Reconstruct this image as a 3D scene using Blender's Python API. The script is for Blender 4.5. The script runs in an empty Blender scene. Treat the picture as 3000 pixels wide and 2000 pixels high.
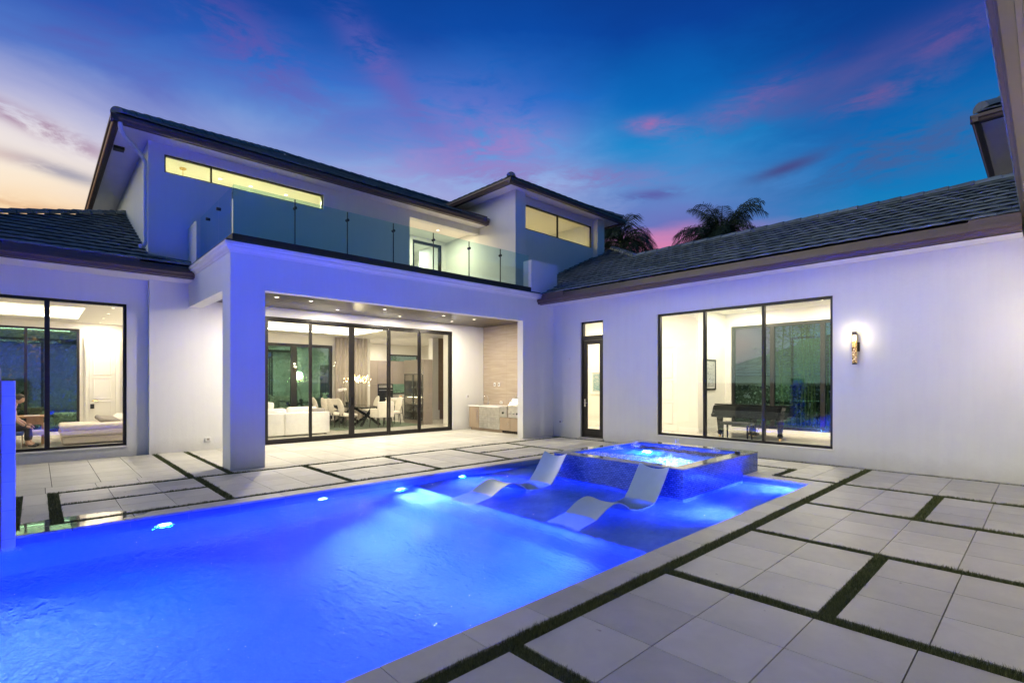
import bpy, math, random
from mathutils import Vector, Matrix
random.seed(7)
sc = bpy.context.scene
COL = sc.collection
R = math.radians
PI = math.pi
YAW = R(46.771)

# ------------------------------------------------------------------ materials
M = {}
def lin(r, g, b):
    f = lambda c: (c / 255 / 12.92) if c / 255 <= .04045 else ((c / 255 + .055) / 1.055) ** 2.4
    return (f(r), f(g), f(b), 1)
class NT:
    def __init__(s, tree):
        s.t = tree; s.n = tree.nodes; s.l = tree.links
    def node(s, ty, **kw):
        n = s.n.new(ty)
        for k, v in kw.items(): setattr(n, k, v)
        return n
    def put(s, sock, v):
        if isinstance(v, bpy.types.NodeSocket): s.l.new(v, sock)
        else: sock.default_value = v
    def math(s, op, a, b=None, c=None, clamp=False):
        n = s.node('ShaderNodeMath', operation=op); n.use_clamp = clamp
        s.put(n.inputs[0], a)
        if b is not None: s.put(n.inputs[1], b)
        if c is not None: s.put(n.inputs[2], c)
        return n.outputs[0]
    def vmath(s, op, a, b=None):
        n = s.node('ShaderNodeVectorMath', operation=op)
        s.put(n.inputs[0], a)
        if b is not None: s.put(n.inputs[1], b)
        return n
    def mix(s, f, a, b, blend='MIX'):
        n = s.node('ShaderNodeMix', data_type='RGBA', blend_type=blend)
        s.put(n.inputs[0], f); s.put(n.inputs[6], a); s.put(n.inputs[7], b)
        return n.outputs[2]
    def ramp(s, f, stops, interp='LINEAR'):
        n = s.node('ShaderNodeValToRGB'); cr = n.color_ramp; cr.interpolation = interp
        while len(cr.elements) < len(stops): cr.elements.new(.5)
        for e, (p, c) in zip(cr.elements, stops):
            e.position = p; e.color = c if not isinstance(c, (int, float)) else (c, c, c, 1)
        s.put(n.inputs[0], f)
        return n.outputs[0]
    def noise(s, vec, scale, detail=3, rough=.5, dist=0):
        n = s.node('ShaderNodeTexNoise')
        if vec is not None: s.put(n.inputs['Vector'], vec)
        n.inputs['Scale'].default_value = scale; n.inputs['Detail'].default_value = detail
        n.inputs['Roughness'].default_value = rough; n.inputs['Distortion'].default_value = dist
        return n.outputs[0]
    def pos(s):
        return s.node('ShaderNodeNewGeometry').outputs['Position']
    def bump(s, h, strength, dist=.01):
        n = s.node('ShaderNodeBump'); n.inputs['Strength'].default_value = strength
        n.inputs['Distance'].default_value = dist; s.put(n.inputs['Height'], h)
        return n.outputs[0]

def newmat(name):
    m = bpy.data.materials.new(name); m.use_nodes = True
    nt = NT(m.node_tree); b = nt.n['Principled BSDF']
    M[name] = m
    return m, nt, b
def pmat(name, col, rough=.5, metal=0, var=0, vscale=8, bump=0, bscale=60, bdist=.01, spec=None, coat=0, sheen=0):
    m, nt, b = newmat(name)
    c = tuple(col) + (1,) if len(col) == 3 else col
    b.inputs['Roughness'].default_value = rough; b.inputs['Metallic'].default_value = metal
    b.inputs['Coat Weight'].default_value = coat
    b.inputs['Sheen Weight'].default_value = sheen
    if spec is not None: b.inputs['Specular IOR Level'].default_value = spec
    p = nt.pos()
    if var:
        f = nt.noise(p, vscale, 4)
        lo = tuple(max(0, x * (1 - var)) for x in c[:3]) + (1,); hi = tuple(min(1, x * (1 + var)) for x in c[:3]) + (1,)
        nt.l.new(nt.ramp(f, [(.3, lo), (.7, hi)]), b.inputs['Base Color'])
    else: b.inputs['Base Color'].default_value = c
    if bump: nt.l.new(nt.bump(nt.noise(p, bscale, 4), bump, bdist), b.inputs['Normal'])
    return m
def emat(name, col, strength):
    m, nt, b = newmat(name)
    b.inputs['Base Color'].default_value = (.8, .8, .8, 1)
    b.inputs['Emission Color'].default_value = tuple(col) + (1,); b.inputs['Emission Strength'].default_value = strength
    return m

def stucco():
    m, nt, b = newmat('stucco'); p = nt.pos()
    s = nt.node('ShaderNodeSeparateXYZ'); nt.l.new(p, s.inputs[0])
    big = nt.noise(p, .7, 5, .6, .3)
    mp = nt.node('ShaderNodeMapping'); mp.inputs['Scale'].default_value = (5, 5, .35); nt.l.new(p, mp.inputs[0])
    streak = nt.noise(mp.outputs[0], 1.6, 4, .6)
    v = nt.math('ADD', nt.math('MULTIPLY', big, .6), nt.math('MULTIPLY', streak, .4))
    c = nt.ramp(v, [(.3, (.70, .705, .68, 1)), (.5, (.735, .742, .715, 1)), (.7, (.76, .768, .74, 1))])
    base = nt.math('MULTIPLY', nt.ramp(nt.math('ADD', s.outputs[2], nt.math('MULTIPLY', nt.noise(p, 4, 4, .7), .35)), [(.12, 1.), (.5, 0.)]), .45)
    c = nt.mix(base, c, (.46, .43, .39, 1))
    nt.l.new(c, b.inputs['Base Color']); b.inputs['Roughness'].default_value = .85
    tr = nt.noise(p, 14, 5, .7, .8); fine = nt.noise(p, 110, 3)
    nt.l.new(nt.bump(nt.math('ADD', tr, nt.math('MULTIPLY', fine, .25)), .35, .012), b.inputs['Normal'])
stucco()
pmat('stucco_trim', (.76, .745, .72), .7, 0, .03, 2, .1, 60, .004)
pmat('interior_white', (.80, .77, .71), .6, 0, .02, 1)
pmat('interior_ceiling', (.82, .80, .75), .7)
pmat('white_paint', (.82, .80, .76), .35)
pmat('bronze', (.018, .016, .017), .32, .3, .2, 6)
pmat('gutter_brown', (.095, .062, .06), .35, 0, .12, 3)
pmat('flashing', (.12, .08, .08), .4, 0)
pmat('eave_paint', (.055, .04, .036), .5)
pmat('dark_curb', (.012, .013, .017), .5)
pmat('polished_floor', (.62, .58, .52), .12, 0, .05, 2)
pmat('chrome', (.7, .7, .7), .15, 1)
pmat('steel', (.68, .67, .65), .32, 1, .12, 9)
pmat('brass', (.75, .52, .2), .25, 1)
pmat('downspout_paint', (.6, .6, .6), .4)
pmat('cream_fabric', (.68, .62, .54), .9, 0, .05, 10, .3, 300, .003, sheen=.2)
pmat('white_fabric', (.74, .71, .68), .9, 0, .04, 10, .3, 300, .003, sheen=.2)
pmat('grey_fabric', (.30, .27, .25), .95, 0, .1, 30, .3, 300, .003)
pmat('curtain_fabric', (.55, .48, .42), .9, 0, .05, 20)
pmat('dark_wood', (.025, .018, .014), .3, 0, .3, 12)
pmat('oak', (.45, .27, .13), .45, 0, .15, 10)
pmat('taupe_laminate', (.23, .19, .165), .4, 0, .05, 4)
pmat('brown_veneer', (.19, .11, .06), .4, 0, .15, 8)
pmat('black_lacquer', (.006, .006, .007), .07, 0, spec=.35)
pmat('black_plastic', (.01, .01, .011), .4)
pmat('quartz', (.78, .77, .74), .2, 0, .03, 6)
pmat('cabinet_beige', (.33, .255, .18), .4, 0, .04, 3)
pmat('green_rug', (.07, .10, .06), .95, 0, .3, 30)
pmat('skin', (.55, .34, .25), .5)
pmat('hair', (.03, .02, .014), .6)
pmat('shirt', (.55, .42, .33), .85)
pmat('trousers', (.03, .03, .035), .85)
pmat('lounger_resin', (.36, .48, .56), .38, 0, .03, 8, .04, 120, .002)
pmat('fixture_white', (.75, .75, .75), .4)
pmat('orange_paper', (.7, .3, .04), .6)
pmat('petal', (.8, .75, .75), .6)
pmat('bark', (.12, .09, .065), .9, 0, .3, 12, .6, 30, .02)
pmat('palm_leaf', (.035, .06, .022), .5, 0, .35, 3)
pmat('leaf', (.03, .06, .018), .55, 0, .4, 2)
pmat('bamboo_leaf', (.10, .16, .04), .55, 0, .3, 3)
pmat('bamboo_stem', (.12, .13, .05), .5, 0, .2, 6)
pmat('lawn', (.035, .06, .018), .95, 0, .35, .8, .6, 40, .03)
pmat('soil', (.02, .016, .012), .95, 0, .3, 10)
pmat('grout', (.045, .042, .04), .95)
pmat('stone_coping', (.47, .45, .42), .45, 0, .10, 2.5, .12, 70, .004)
pmat('pier_stone', (.30, .30, .29), .7, 0, .25, 7, .5, 30, .02)
pmat('picture_mat', (.6, .59, .56), .6)
emat('lamp_lens', (1, .86, .62), 7)
emat('cove_strip', (1, .9, .72), 15)
emat('pool_lens', (.45, .7, 1), 14)
emat('sconce_glow', (1, .74, .36), 9)
emat('spark_bulb', (1, .82, .5), 16)
emat('shelf_light', (1, .85, .6), 5)
emat('pendant_glow', (1, .9, .7), 6)

def roof_mat():
    m, nt, b = newmat('roof_tile')
    rnd = nt.node('ShaderNodeNewGeometry').outputs['Random Per Island']
    n = nt.noise(nt.pos(), 9, 5)
    c = nt.ramp(nt.math('ADD', nt.math('MULTIPLY', rnd, .65), nt.math('MULTIPLY', n, .6)), [(.25, (.085, .12, .145, 1)), (.85, (.20, .25, .28, 1))])
    nt.l.new(c, b.inputs['Base Color']); b.inputs['Roughness'].default_value = .62
    nt.l.new(nt.bump(nt.noise(nt.pos(), 55, 4), .35, .01), b.inputs['Normal'])
roof_mat()
def paver_mat():
    m, nt, b = newmat('paver')
    g = nt.node('ShaderNodeNewGeometry'); p = g.outputs['Position']; rnd = g.outputs['Random Per Island']
    n1 = nt.noise(p, 1.1, 5, .6); n2 = nt.noise(p, 35, 3); n3 = nt.noise(p, 4.5, 4, .65, .6)
    v = nt.math('ADD', nt.math('MULTIPLY', n1, .45), nt.math('ADD', nt.math('MULTIPLY', n3, .3), nt.math('MULTIPLY', rnd, .24)))
    c = nt.ramp(v, [(.25, (.365, .362, .33, 1)), (.8, (.61, .60, .54, 1))])
    stn = nt.ramp(nt.noise(p, .55, 6, .7, 1.2), [(.52, 0.), (.66, .35)]); c = nt.mix(stn, c, (.33, .31, .28, 1))
    spk = nt.ramp(nt.noise(p, 9, 2, .4), [(.755, 0.), (.775, 1.)])
    c = nt.mix(nt.math('MULTIPLY', spk, .5), c, (.12, .1, .08, 1))
    # wet stone beside the pool coping
    s = nt.node('ShaderNodeSeparateXYZ'); nt.l.new(p, s.inputs[0])
    dy = nt.math('SUBTRACT', s.outputs[1], 7.9); dx = nt.math('SUBTRACT', s.outputs[0], .25)
    d = nt.math('ADD', nt.math('MULTIPLY', nt.math('MULTIPLY', dy, dy), 5.5), nt.math('MULTIPLY', nt.math('MULTIPLY', dx, dx), 1.0))
    wet = nt.ramp(nt.math('ADD', d, nt.math('MULTIPLY', nt.math('SUBTRACT', n3, .5), 1.0)), [(.55, 1.), (.8, 0.)])
    nt.l.new(nt.mix(nt.math('MULTIPLY', wet, .6), c, (.12, .115, .105, 1)), b.inputs['Base Color']); nt.l.new(wet, b.inputs['Coat Weight']); b.inputs['Coat Roughness'].default_value = .02
    r0 = nt.ramp(n1, [(.3, .42), (.7, .6)])
    nt.l.new(nt.mix(wet, r0, (.03, .03, .03, 1)), b.inputs['Roughness'])
    nt.l.new(nt.bump(nt.math('ADD', n2, nt.math('MULTIPLY', n1, .5)), .10, .004), b.inputs['Normal'])
paver_mat()
def stone_wall_mat():
    m, nt, b = newmat('vein_stone')
    mp = nt.node('ShaderNodeMapping'); mp.inputs['Scale'].default_value = (.5, .5, 9)
    nt.l.new(nt.pos(), mp.inputs[0])
    n = nt.noise(mp.outputs[0], 2.2, 7, .65, .4)
    s = nt.node('ShaderNodeSeparateXYZ'); nt.l.new(nt.pos(), s.inputs[0])
    jy = nt.math('LESS_THAN', nt.math('ABSOLUTE', nt.math('SUBTRACT', nt.math('PINGPONG', s.outputs[1], 1.22), .6)), .003)
    jz = nt.math('LESS_THAN', nt.math('PINGPONG', s.outputs[2], .61), .003)
    c = nt.ramp(n, [(.3, (.33, .265, .195, 1)), (.5, (.40, .33, .25, 1)), (.62, (.44, .37, .285, 1)), (.74, (.54, .48, .40, 1))])
    c = nt.mix(nt.math('MULTIPLY', nt.math('MAXIMUM', jy, jz), .5), c, (.15, .12, .09, 1))
    nt.l.new(c, b.inputs['Base Color']); b.inputs['Roughness'].default_value = .35
stone_wall_mat()
def plank_mat():
    m, nt, b = newmat('ceiling_planks')
    p = nt.pos(); s = nt.node('ShaderNodeSeparateXYZ'); nt.l.new(p, s.inputs[0])
    y = nt.math('DIVIDE', s.outputs[0], .14)
    idx = nt.math('FLOOR', y); fr = nt.math('FRACT', y)
    wn = nt.node('ShaderNodeTexWhiteNoise', noise_dimensions='1D'); nt.l.new(idx, wn.inputs['W'])
    mp = nt.node('ShaderNodeMapping'); mp.inputs['Scale'].default_value = (14, 1.2, 1); nt.l.new(p, mp.inputs[0])
    n = nt.noise(mp.outputs[0], 3, 5, .6, .3)
    v = nt.math('ADD', nt.math('MULTIPLY', wn.outputs[0], .5), nt.math('MULTIPLY', n, .5))
    c = nt.ramp(v, [(.2, (.02, .013, .009, 1)), (.8, (.07, .046, .028, 1))])
    gap = nt.math('LESS_THAN', fr, .06)
    nt.l.new(nt.mix(gap, c, (.004, .003, .002, 1)), b.inputs['Base Color'])
    b.inputs['Roughness'].default_value = .28
    nt.l.new(nt.bump(nt.math('SUBTRACT', 1, gap), .5, .004), b.inputs['Normal'])
plank_mat()
def mosaic(name, c0, c1, grout, rough, w=.05, h=.025):
    m, nt, b = newmat(name)
    p = nt.pos(); s = nt.node('ShaderNodeSeparateXYZ'); nt.l.new(p, s.inputs[0])
    cv = nt.node('ShaderNodeCombineXYZ'); nt.l.new(nt.math('ADD', s.outputs[0], s.outputs[1]), cv.inputs[0]); nt.l.new(s.outputs[2], cv.inputs[1])
    br = nt.node('ShaderNodeTexBrick'); nt.l.new(cv.outputs[0], br.inputs['Vector'])
    br.inputs['Scale'].default_value = 1; br.inputs['Brick Width'].default_value = w; br.inputs['Row Height'].default_value = h
    br.inputs['Mortar Size'].default_value = 0.003 if w < .2 else .0025; br.inputs['Color1'].default_value = c0; br.inputs['Color2'].default_value = c1
    br.inputs['Mortar'].default_value = grout
    nt.l.new(br.outputs[0], b.inputs['Base Color']); b.inputs['Roughness'].default_value = rough
    hgt = nt.math('ADD', nt.math('SUBTRACT', 1, br.outputs[1]), nt.math('MULTIPLY', nt.noise(p, 26, 2), .5))
    nt.l.new(nt.bump(hgt, .25, .004), b.inputs['Normal'])
mosaic('spa_mosaic', (.05, .11, .42, 1), (.11, .21, .66, 1), (.02, .035, .13, 1), .1, .055, .03)
mosaic('waterline_tile', (.12, .2, .45, 1), (.16, .26, .55, 1), (.3, .33, .4, 1), .15, .6, .15)
def plaster():
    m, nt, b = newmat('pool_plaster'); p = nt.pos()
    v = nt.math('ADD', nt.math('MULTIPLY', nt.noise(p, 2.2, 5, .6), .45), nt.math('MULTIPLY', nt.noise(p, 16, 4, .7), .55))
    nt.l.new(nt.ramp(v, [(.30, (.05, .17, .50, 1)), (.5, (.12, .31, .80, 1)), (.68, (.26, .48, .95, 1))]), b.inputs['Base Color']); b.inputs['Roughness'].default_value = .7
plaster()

def water_mat(name, s1, s2, st):
    m, nt, b = newmat(name); nt.n.remove(b)
    out = nt.n['Material Output']
    g = nt.node('ShaderNodeBsdfRefraction'); g.inputs['IOR'].default_value = 1.33; g.inputs['Roughness'].default_value = 0.0
    g.inputs['Color'].default_value = (.80, .92, 1, 1)
    gl = nt.node('ShaderNodeBsdfGlossy'); gl.inputs['Roughness'].default_value = .02
    fr = nt.node('ShaderNodeFresnel'); fr.inputs[0].default_value = 1.33
    p = nt.pos(); mp = nt.node('ShaderNodeMapping'); mp.inputs['Rotation'].default_value = (0, 0, R(-38)); mp.inputs['Scale'].default_value = (1.7, .75, 1)
    nt.l.new(p, mp.inputs[0])
    s = nt.node('ShaderNodeSeparateXYZ'); nt.l.new(p, s.inputs[0])
    n1 = nt.noise(mp.outputs[0], s1, 3, .55, .6); n2 = nt.noise(mp.outputs[0], s2, 3, .6, .3)
    chop = nt.ramp(nt.math('DIVIDE', s.outputs[0], 6), [(.04, 1.6), (.22, .55), (.6, .3)])
    h = nt.math('MULTIPLY', nt.math('ADD', n1, nt.math('MULTIPLY', n2, .42)), chop)
    bp = nt.bump(h, st, .06)
    for q in (g, gl, fr): nt.l.new(bp, q.inputs['Normal'])
    mx = nt.node('ShaderNodeMixShader'); nt.l.new(nt.math('MULTIPLY', fr.outputs[0], .42), mx.inputs[0]); nt.l.new(g.outputs[0], mx.inputs[1]); nt.l.new(gl.outputs[0], mx.inputs[2])
    nt.l.new(mx.outputs[0], out.inputs[0])
water_mat('water', 6.0, 26, 1.0)
water_mat('spa_water_mat', 7, 20, .9)
def glass_mat(name, tint, refl=(1, 1, 1, 1), boost=1.0, base=0.0):
    m, nt, b = newmat(name); nt.n.remove(b); out = nt.n['Material Output']
    t = nt.node('ShaderNodeBsdfTransparent'); t.inputs[0].default_value = tint
    gl = nt.node('ShaderNodeBsdfGlossy'); gl.inputs[0].default_value = refl; gl.inputs['Roughness'].default_value = 0.0
    lw = nt.node('ShaderNodeFresnel')
    bf = nt.node('ShaderNodeNewGeometry').outputs['Backfacing']; nt.l.new(nt.math('SUBTRACT', 1.5, nt.math('MULTIPLY', bf, 1.5 - 1 / 1.5)), lw.inputs[0])
    f = nt.math('ADD', nt.math('MULTIPLY', lw.outputs[0], boost), base, clamp=True)
    mx = nt.node('ShaderNodeMixShader'); nt.l.new(f, mx.inputs[0]); nt.l.new(t.outputs[0], mx.inputs[1]); nt.l.new(gl.outputs[0], mx.inputs[2])
    nt.l.new(mx.outputs[0], out.inputs[0])
glass_mat('window_glass', (.93, .96, .93, 1), (.9, 1, .95, 1), 1.2)
glass_mat('rail_glass', (.60, .80, .79, 1), (.85, .97, 1, 1), 1.4, .04)
glass_mat('garden_glass', (.46, .70, .56, 1), (.50, 1, .74, 1), 1.6, .19)
glass_mat('clear_garden_glass', (.70, .88, .78, 1), (.5, 1, .7, 1), 1.0, .0)
glass_mat('cabinet_glass', (.75, .78, .75, 1), (1, 1, 1, 1), 1.0)
def foam_mat():
    m, nt, b = newmat('foam'); nt.n.remove(b); out = nt.n['Material Output']
    d = nt.node('ShaderNodeBsdfDiffuse'); d.inputs[0].default_value = (.85, .88, .9, 1)
    tl = nt.node('ShaderNodeBsdfTranslucent'); tl.inputs[0].default_value = (.85, .9, .95, 1)
    t = nt.node('ShaderNodeBsdfTransparent')
    a = nt.node('ShaderNodeMixShader'); a.inputs[0].default_value = .6; nt.l.new(d.outputs[0], a.inputs[1]); nt.l.new(tl.outputs[0], a.inputs[2])
    c = nt.node('ShaderNodeMixShader')
    nt.l.new(nt.ramp(nt.noise(nt.pos(), 22, 4, .65), [(.40, 0.), (.60, .9)]), c.inputs[0])
    nt.l.new(t.outputs[0], c.inputs[1]); nt.l.new(a.outputs[0], c.inputs[2]); nt.l.new(c.outputs[0], out.inputs[0])
foam_mat()
def turf_mat():
    m, nt, b = newmat('turf')
    rnd = nt.node('ShaderNodeNewGeometry').outputs['Random Per Island']
    c = nt.ramp(rnd, [(0, (.035, .055, .014, 1)), (.6, (.075, .10, .028, 1)), (1, (.17, .18, .07, 1))])
    nt.l.new(c, b.inputs['Base Color']); b.inputs['Roughness'].default_value = .6
turf_mat()
def art_mat(name, c0, c1, sc_):
    m, nt, b = newmat(name)
    mp = nt.node('ShaderNodeMapping'); mp.inputs['Rotation'].default_value = (R(35), R(20), R(50)); mp.inputs['Scale'].default_value = (1, 1, 5)
    nt.l.new(nt.pos(), mp.inputs[0])
    n = nt.noise(mp.outputs[0], sc_, 4, .7, 1.2)
    nt.l.new(nt.ramp(n, [(.40, c0), (.5, c1), (.6, c0)]), b.inputs['Base Color'])
art_mat('art_scribble', (.16, .16, .16, 1), (.6, .6, .58, 1), 6)
art_mat('art_plum', (.06, .045, .05, 1), (.20, .10, .11, 1), 3)
art_mat('art_teal', (.5, .5, .46, 1), (.05, .25, .3, 1), 5)

# ------------------------------------------------------------------ mesh helper
ORG = {}
def org(o):
    while o.parent: o = o.parent
    return ORG.get(o.name, Vector((0, 0, 0)))
class MB:
    def __init__(s): s.v = []; s.f = []
    def face(s, pts):
        i = len(s.v); s.v += [tuple(p) for p in pts]; s.f.append(tuple(range(i, i + len(pts))))
    def box(s, x0, x1, y0, y1, z0, z1):
        i = len(s.v)
        s.v += [(x0, y0, z0), (x1, y0, z0), (x1, y1, z0), (x0, y1, z0), (x0, y0, z1), (x1, y0, z1), (x1, y1, z1), (x0, y1, z1)]
        s.f += [tuple(i + k for k in q) for q in ((3, 2, 1, 0), (4, 5, 6, 7), (0, 1, 5, 4), (1, 2, 6, 5), (2, 3, 7, 6), (3, 0, 4, 7))]
        return s
    def rbox(s, x0, x1, y0, y1, z0, z1, r=.03, n=3):
        """box with all edges rounded (superellipse-like lattice)"""
        def axis(a, b):
            rr = min(r, (b - a) / 2 * .98)
            L = [a + rr - rr * math.cos(PI / 2 * k / n) for k in range(n + 1)]
            return [(-1, t) for t in ()] or L, rr
        cx, cy, cz = (x0 + x1) / 2, (y0 + y1) / 2, (z0 + z1) / 2
        hx, hy, hz = (x1 - x0) / 2, (y1 - y0) / 2, (z1 - z0) / 2
        rr = min(r, hx * .98, hy * .98, hz * .98)
        def pt(a, b, c):
            p = Vector((a * hx, b * hy, c * hz))
            q = Vector((max(-hx + rr, min(hx - rr, p.x)), max(-hy + rr, min(hy - rr, p.y)), max(-hz + rr, min(hz - rr, p.z))))
            d = p - q
            if d.length > 1e-9: p = q + d.normalized() * rr
            return (cx + p.x, cy + p.y, cz + p.z)
        def ts(h):
            e = [1 - rr / h * (1 - math.tan(PI / 4 * k / n)) for k in range(n, -1, -1)]
            return [-t for t in e] + [t for t in reversed(e)]
        X, Yy, Zz = ts(hx), ts(hy), ts(hz)
        def grid(A, B, fn, flip):
            i = len(s.v); na, nb = len(A), len(B)
            for a in A:
                for b in B: s.v.append(fn(a, b))
            for p in range(na - 1):
                for q in range(nb - 1):
                    f = (i + p * nb + q, i + (p + 1) * nb + q, i + (p + 1) * nb + q + 1, i + p * nb + q + 1)
                    s.f.append(f[::-1] if flip else f)
        grid(X, Yy, lambda a, b: pt(a, b, 1), False); grid(X, Yy, lambda a, b: pt(a, b, -1), True)
        grid(Yy, Zz, lambda a, b: pt(1, a, b), False); grid(Yy, Zz, lambda a, b: pt(-1, a, b), True)
        grid(X, Zz, lambda a, b: pt(a, 1, b), True); grid(X, Zz, lambda a, b: pt(a, -1, b), False)
        return s
    def tube(s, pts, rad, n=8, cap=True):
        pts = [Vector(p) for p in pts]
        if not isinstance(rad, (list, tuple)): rad = [rad] * len(pts)
        prev = None; rings = []
        for k, p in enumerate(pts):
            t = (pts[min(k + 1, len(pts) - 1)] - pts[max(k - 1, 0)]).normalized()
            up = Vector((0, 0, 1)) if abs(t.z) < .95 else Vector((1, 0, 0))
            if prev is None: u = t.cross(up).normalized()
            else:
                u = prev - t * prev.dot(t)
                u = u.normalized() if u.length > 1e-6 else t.cross(up).normalized()
            prev = u; w = t.cross(u)
            i = len(s.v); rings.append(i)
            for a in range(n):
                q = p + (u * math.cos(2 * PI * a / n) + w * math.sin(2 * PI * a / n)) * rad[k]
                s.v.append(tuple(q))
        for k in range(len(rings) - 1):
            for a in range(n):
                b = (a + 1) % n
                s.f.append((rings[k] + a, rings[k] + b, rings[k + 1] + b, rings[k + 1] + a))
        if cap:
            s.f.append(tuple(rings[0] + a for a in reversed(range(n)))); s.f.append(tuple(rings[-1] + a for a in range(n)))
        return s
    def lathe(s, cx, cy, prof, n=20):
        rings = []
        for r, z in prof:
            i = len(s.v); rings.append(i)
            for a in range(n): s.v.append((cx + r * math.cos(2 * PI * a / n), cy + r * math.sin(2 * PI * a / n), z))
        for k in range(len(rings) - 1):
            for a in range(n):
                b = (a + 1) % n
                s.f.append((rings[k] + a, rings[k] + b, rings[k + 1] + b, rings[k + 1] + a))
        s.f.append(tuple(rings[0] + a for a in reversed(range(n)))); s.f.append(tuple(rings[-1] + a for a in range(n)))
        return s
    def prism(s, poly, axis, a, b):
        """extrude a 2-D polygon along axis 'x','y' or 'z' from a to b"""
        def P(p, t): return {'x': (t, p[0], p[1]), 'y': (p[0], t, p[1]), 'z': (p[0], p[1], t)}[axis]
        n = len(poly); i = len(s.v)
        s.v += [P(p, a) for p in poly] + [P(p, b) for p in poly]
        for k in range(n):
            q = (k + 1) % n; s.f.append((i + k, i + q, i + n + q, i + n + k))
        s.f.append(tuple(i + k for k in reversed(range(n)))); s.f.append(tuple(i + n + k for k in range(n)))
        return s
    def wall(s, axis, t0, t1, a0, a1, z0, z1, holes=()):
        """wall in plane normal to axis ('y': runs along x) with rectangular openings (a,b,za,zb)"""
        A = sorted(set([a0, a1] + [h[0] for h in holes] + [h[1] for h in holes])); A = [a for a in A if a0 - 1e-9 <= a <= a1 + 1e-9]
        Z = sorted(set([z0, z1] + [h[2] for h in holes] + [h[3] for h in holes])); Z = [z for z in Z if z0 - 1e-9 <= z <= z1 + 1e-9]
        def full(i, j):
            if i < 0 or j < 0 or i >= len(A) - 1 or j >= len(Z) - 1: return False
            ca, cz = (A[i] + A[i + 1]) / 2, (Z[j] + Z[j + 1]) / 2
            return not any(h[0] < ca < h[1] and h[2] < cz < h[3] for h in holes)
        P = (lambda a, t, z: (a, t, z)) if axis == 'y' else (lambda a, t, z: (t, a, z))
        for i in range(len(A) - 1):
            for j in range(len(Z) - 1):
                if not full(i, j): continue
                a, b, c, d = A[i], A[i + 1], Z[j], Z[j + 1]
                s.face([P(a, t0, c), P(b, t0, c), P(b, t0, d), P(a, t0, d)]); s.face([P(a, t1, c), P(a, t1, d), P(b, t1, d), P(b, t1, c)])
                if not full(i - 1, j): s.face([P(a, t0, c), P(a, t0, d), P(a, t1, d), P(a, t1, c)])
                if not full(i + 1, j): s.face([P(b, t0, c), P(b, t1, c), P(b, t1, d), P(b, t0, d)])
                if not full(i, j - 1): s.face([P(a, t0, c), P(a, t1, c), P(b, t1, c), P(b, t0, c)])
                if not full(i, j + 1): s.face([P(a, t0, d), P(b, t0, d), P(b, t1, d), P(a, t1, d)])
        return s
    def build(s, name, mat, parent=None, *a, **k):
        o = s.build_(name, mat, parent, *a, **k)
        u = globals().get('UND', {}).pop(id(s), None)
        if u is not None:
            if parent is not None and parent.parent is None: u.build_('underlay', 'dark_curb', o, recalc=False)
            else: u.build_('underlay', 'dark_curb', parent, recalc=False)
        return o
    def build_(s, name, mat, parent=None, smooth=False, bevel=0, recalc=True, local=False, merge=False):
        off = org(parent) if (parent is not None and not local) else Vector((0, 0, 0))
        me = bpy.data.meshes.new(name)
        me.from_pydata([(a - off.x, b - off.y, c - off.z) for a, b, c in s.v], [], s.f)
        if recalc or merge:
            import bmesh
            bm = bmesh.new(); bm.from_mesh(me)
            if merge: bmesh.ops.remove_doubles(bm, verts=bm.verts, dist=1e-5)
            if recalc: bmesh.ops.recalc_face_normals(bm, faces=bm.faces)
            bm.to_mesh(me); bm.free()
        if smooth:
            me.polygons.foreach_set('use_smooth', [True] * len(me.polygons))
            try: me.set_sharp_from_angle(angle=R(40))
            except Exception: pass
        me.materials.append(M[mat]); me.update()
        o = bpy.data.objects.new(name, me); COL.objects.link(o)
        if parent is not None: o.parent = parent
        if bevel:
            bv = o.modifiers.new('bevel', 'BEVEL'); bv.width = bevel; bv.segments = 2; bv.limit_method = 'ANGLE'; bv.angle_limit = R(50)
        return o
def tag(o, label=None, cat=None, group=None, kind=None):
    if label: o['label'] = label
    if cat: o['category'] = cat
    if group: o['group'] = group
    if kind: o['kind'] = kind
    return o
def thing(name, loc, label, cat, group=None, rz=0):
    o = bpy.data.objects.new(name, None); COL.objects.link(o); o.location = loc; o.rotation_euler = (0, 0, rz)
    o.empty_display_size = .1
    ORG[o.name] = Vector(loc)
    return tag(o, label, cat, group)
def struct(o, label=None, cat=None):
    return tag(o, label, cat, None, 'structure')
def copy_tree(o, parent=None):
    c = o.copy(); COL.objects.link(c)
    if parent is not None: c.parent = parent
    for ch in list(o.children): copy_tree(ch, c)
    return c
def lamp(kind, name, loc, power, col, size=.1, parent=None, rot=None, spot=None, blend=.5):
    L = bpy.data.lights.new(name, kind); L.energy = power; L.color = col
    if kind == 'AREA': L.shape = 'DISK'; L.size = size
    else: L.shadow_soft_size = size
    if kind == 'SPOT': L.spot_size = spot; L.spot_blend = blend
    o = bpy.data.objects.new(name, L); COL.objects.link(o)
    off = Vector((0, 0, 0))
    if parent is not None: off = org(parent); o.parent = parent
    o.location = Vector(loc) - off
    if rot is not None: o.rotation_euler = Vector(rot).to_track_quat('-Z', 'Y').to_euler()
    return o
WARM = (1, .85, .56); WARM2 = (1, .88, .69)

# ------------------------------------------------------------------ camera
cam = bpy.data.cameras.new('camera'); co = bpy.data.objects.new('camera', cam); COL.objects.link(co)
co.location = (0, 0, 1.65)
co.rotation_euler = (R(90), 0, YAW - R(90))
cam.sensor_width = 36; cam.lens = 1479.84 / 3000 * 36
cam.shift_y = (1118.67 - 1000) / 3000
cam.clip_start = .02; cam.clip_end = 2000
sc.camera = co

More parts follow.
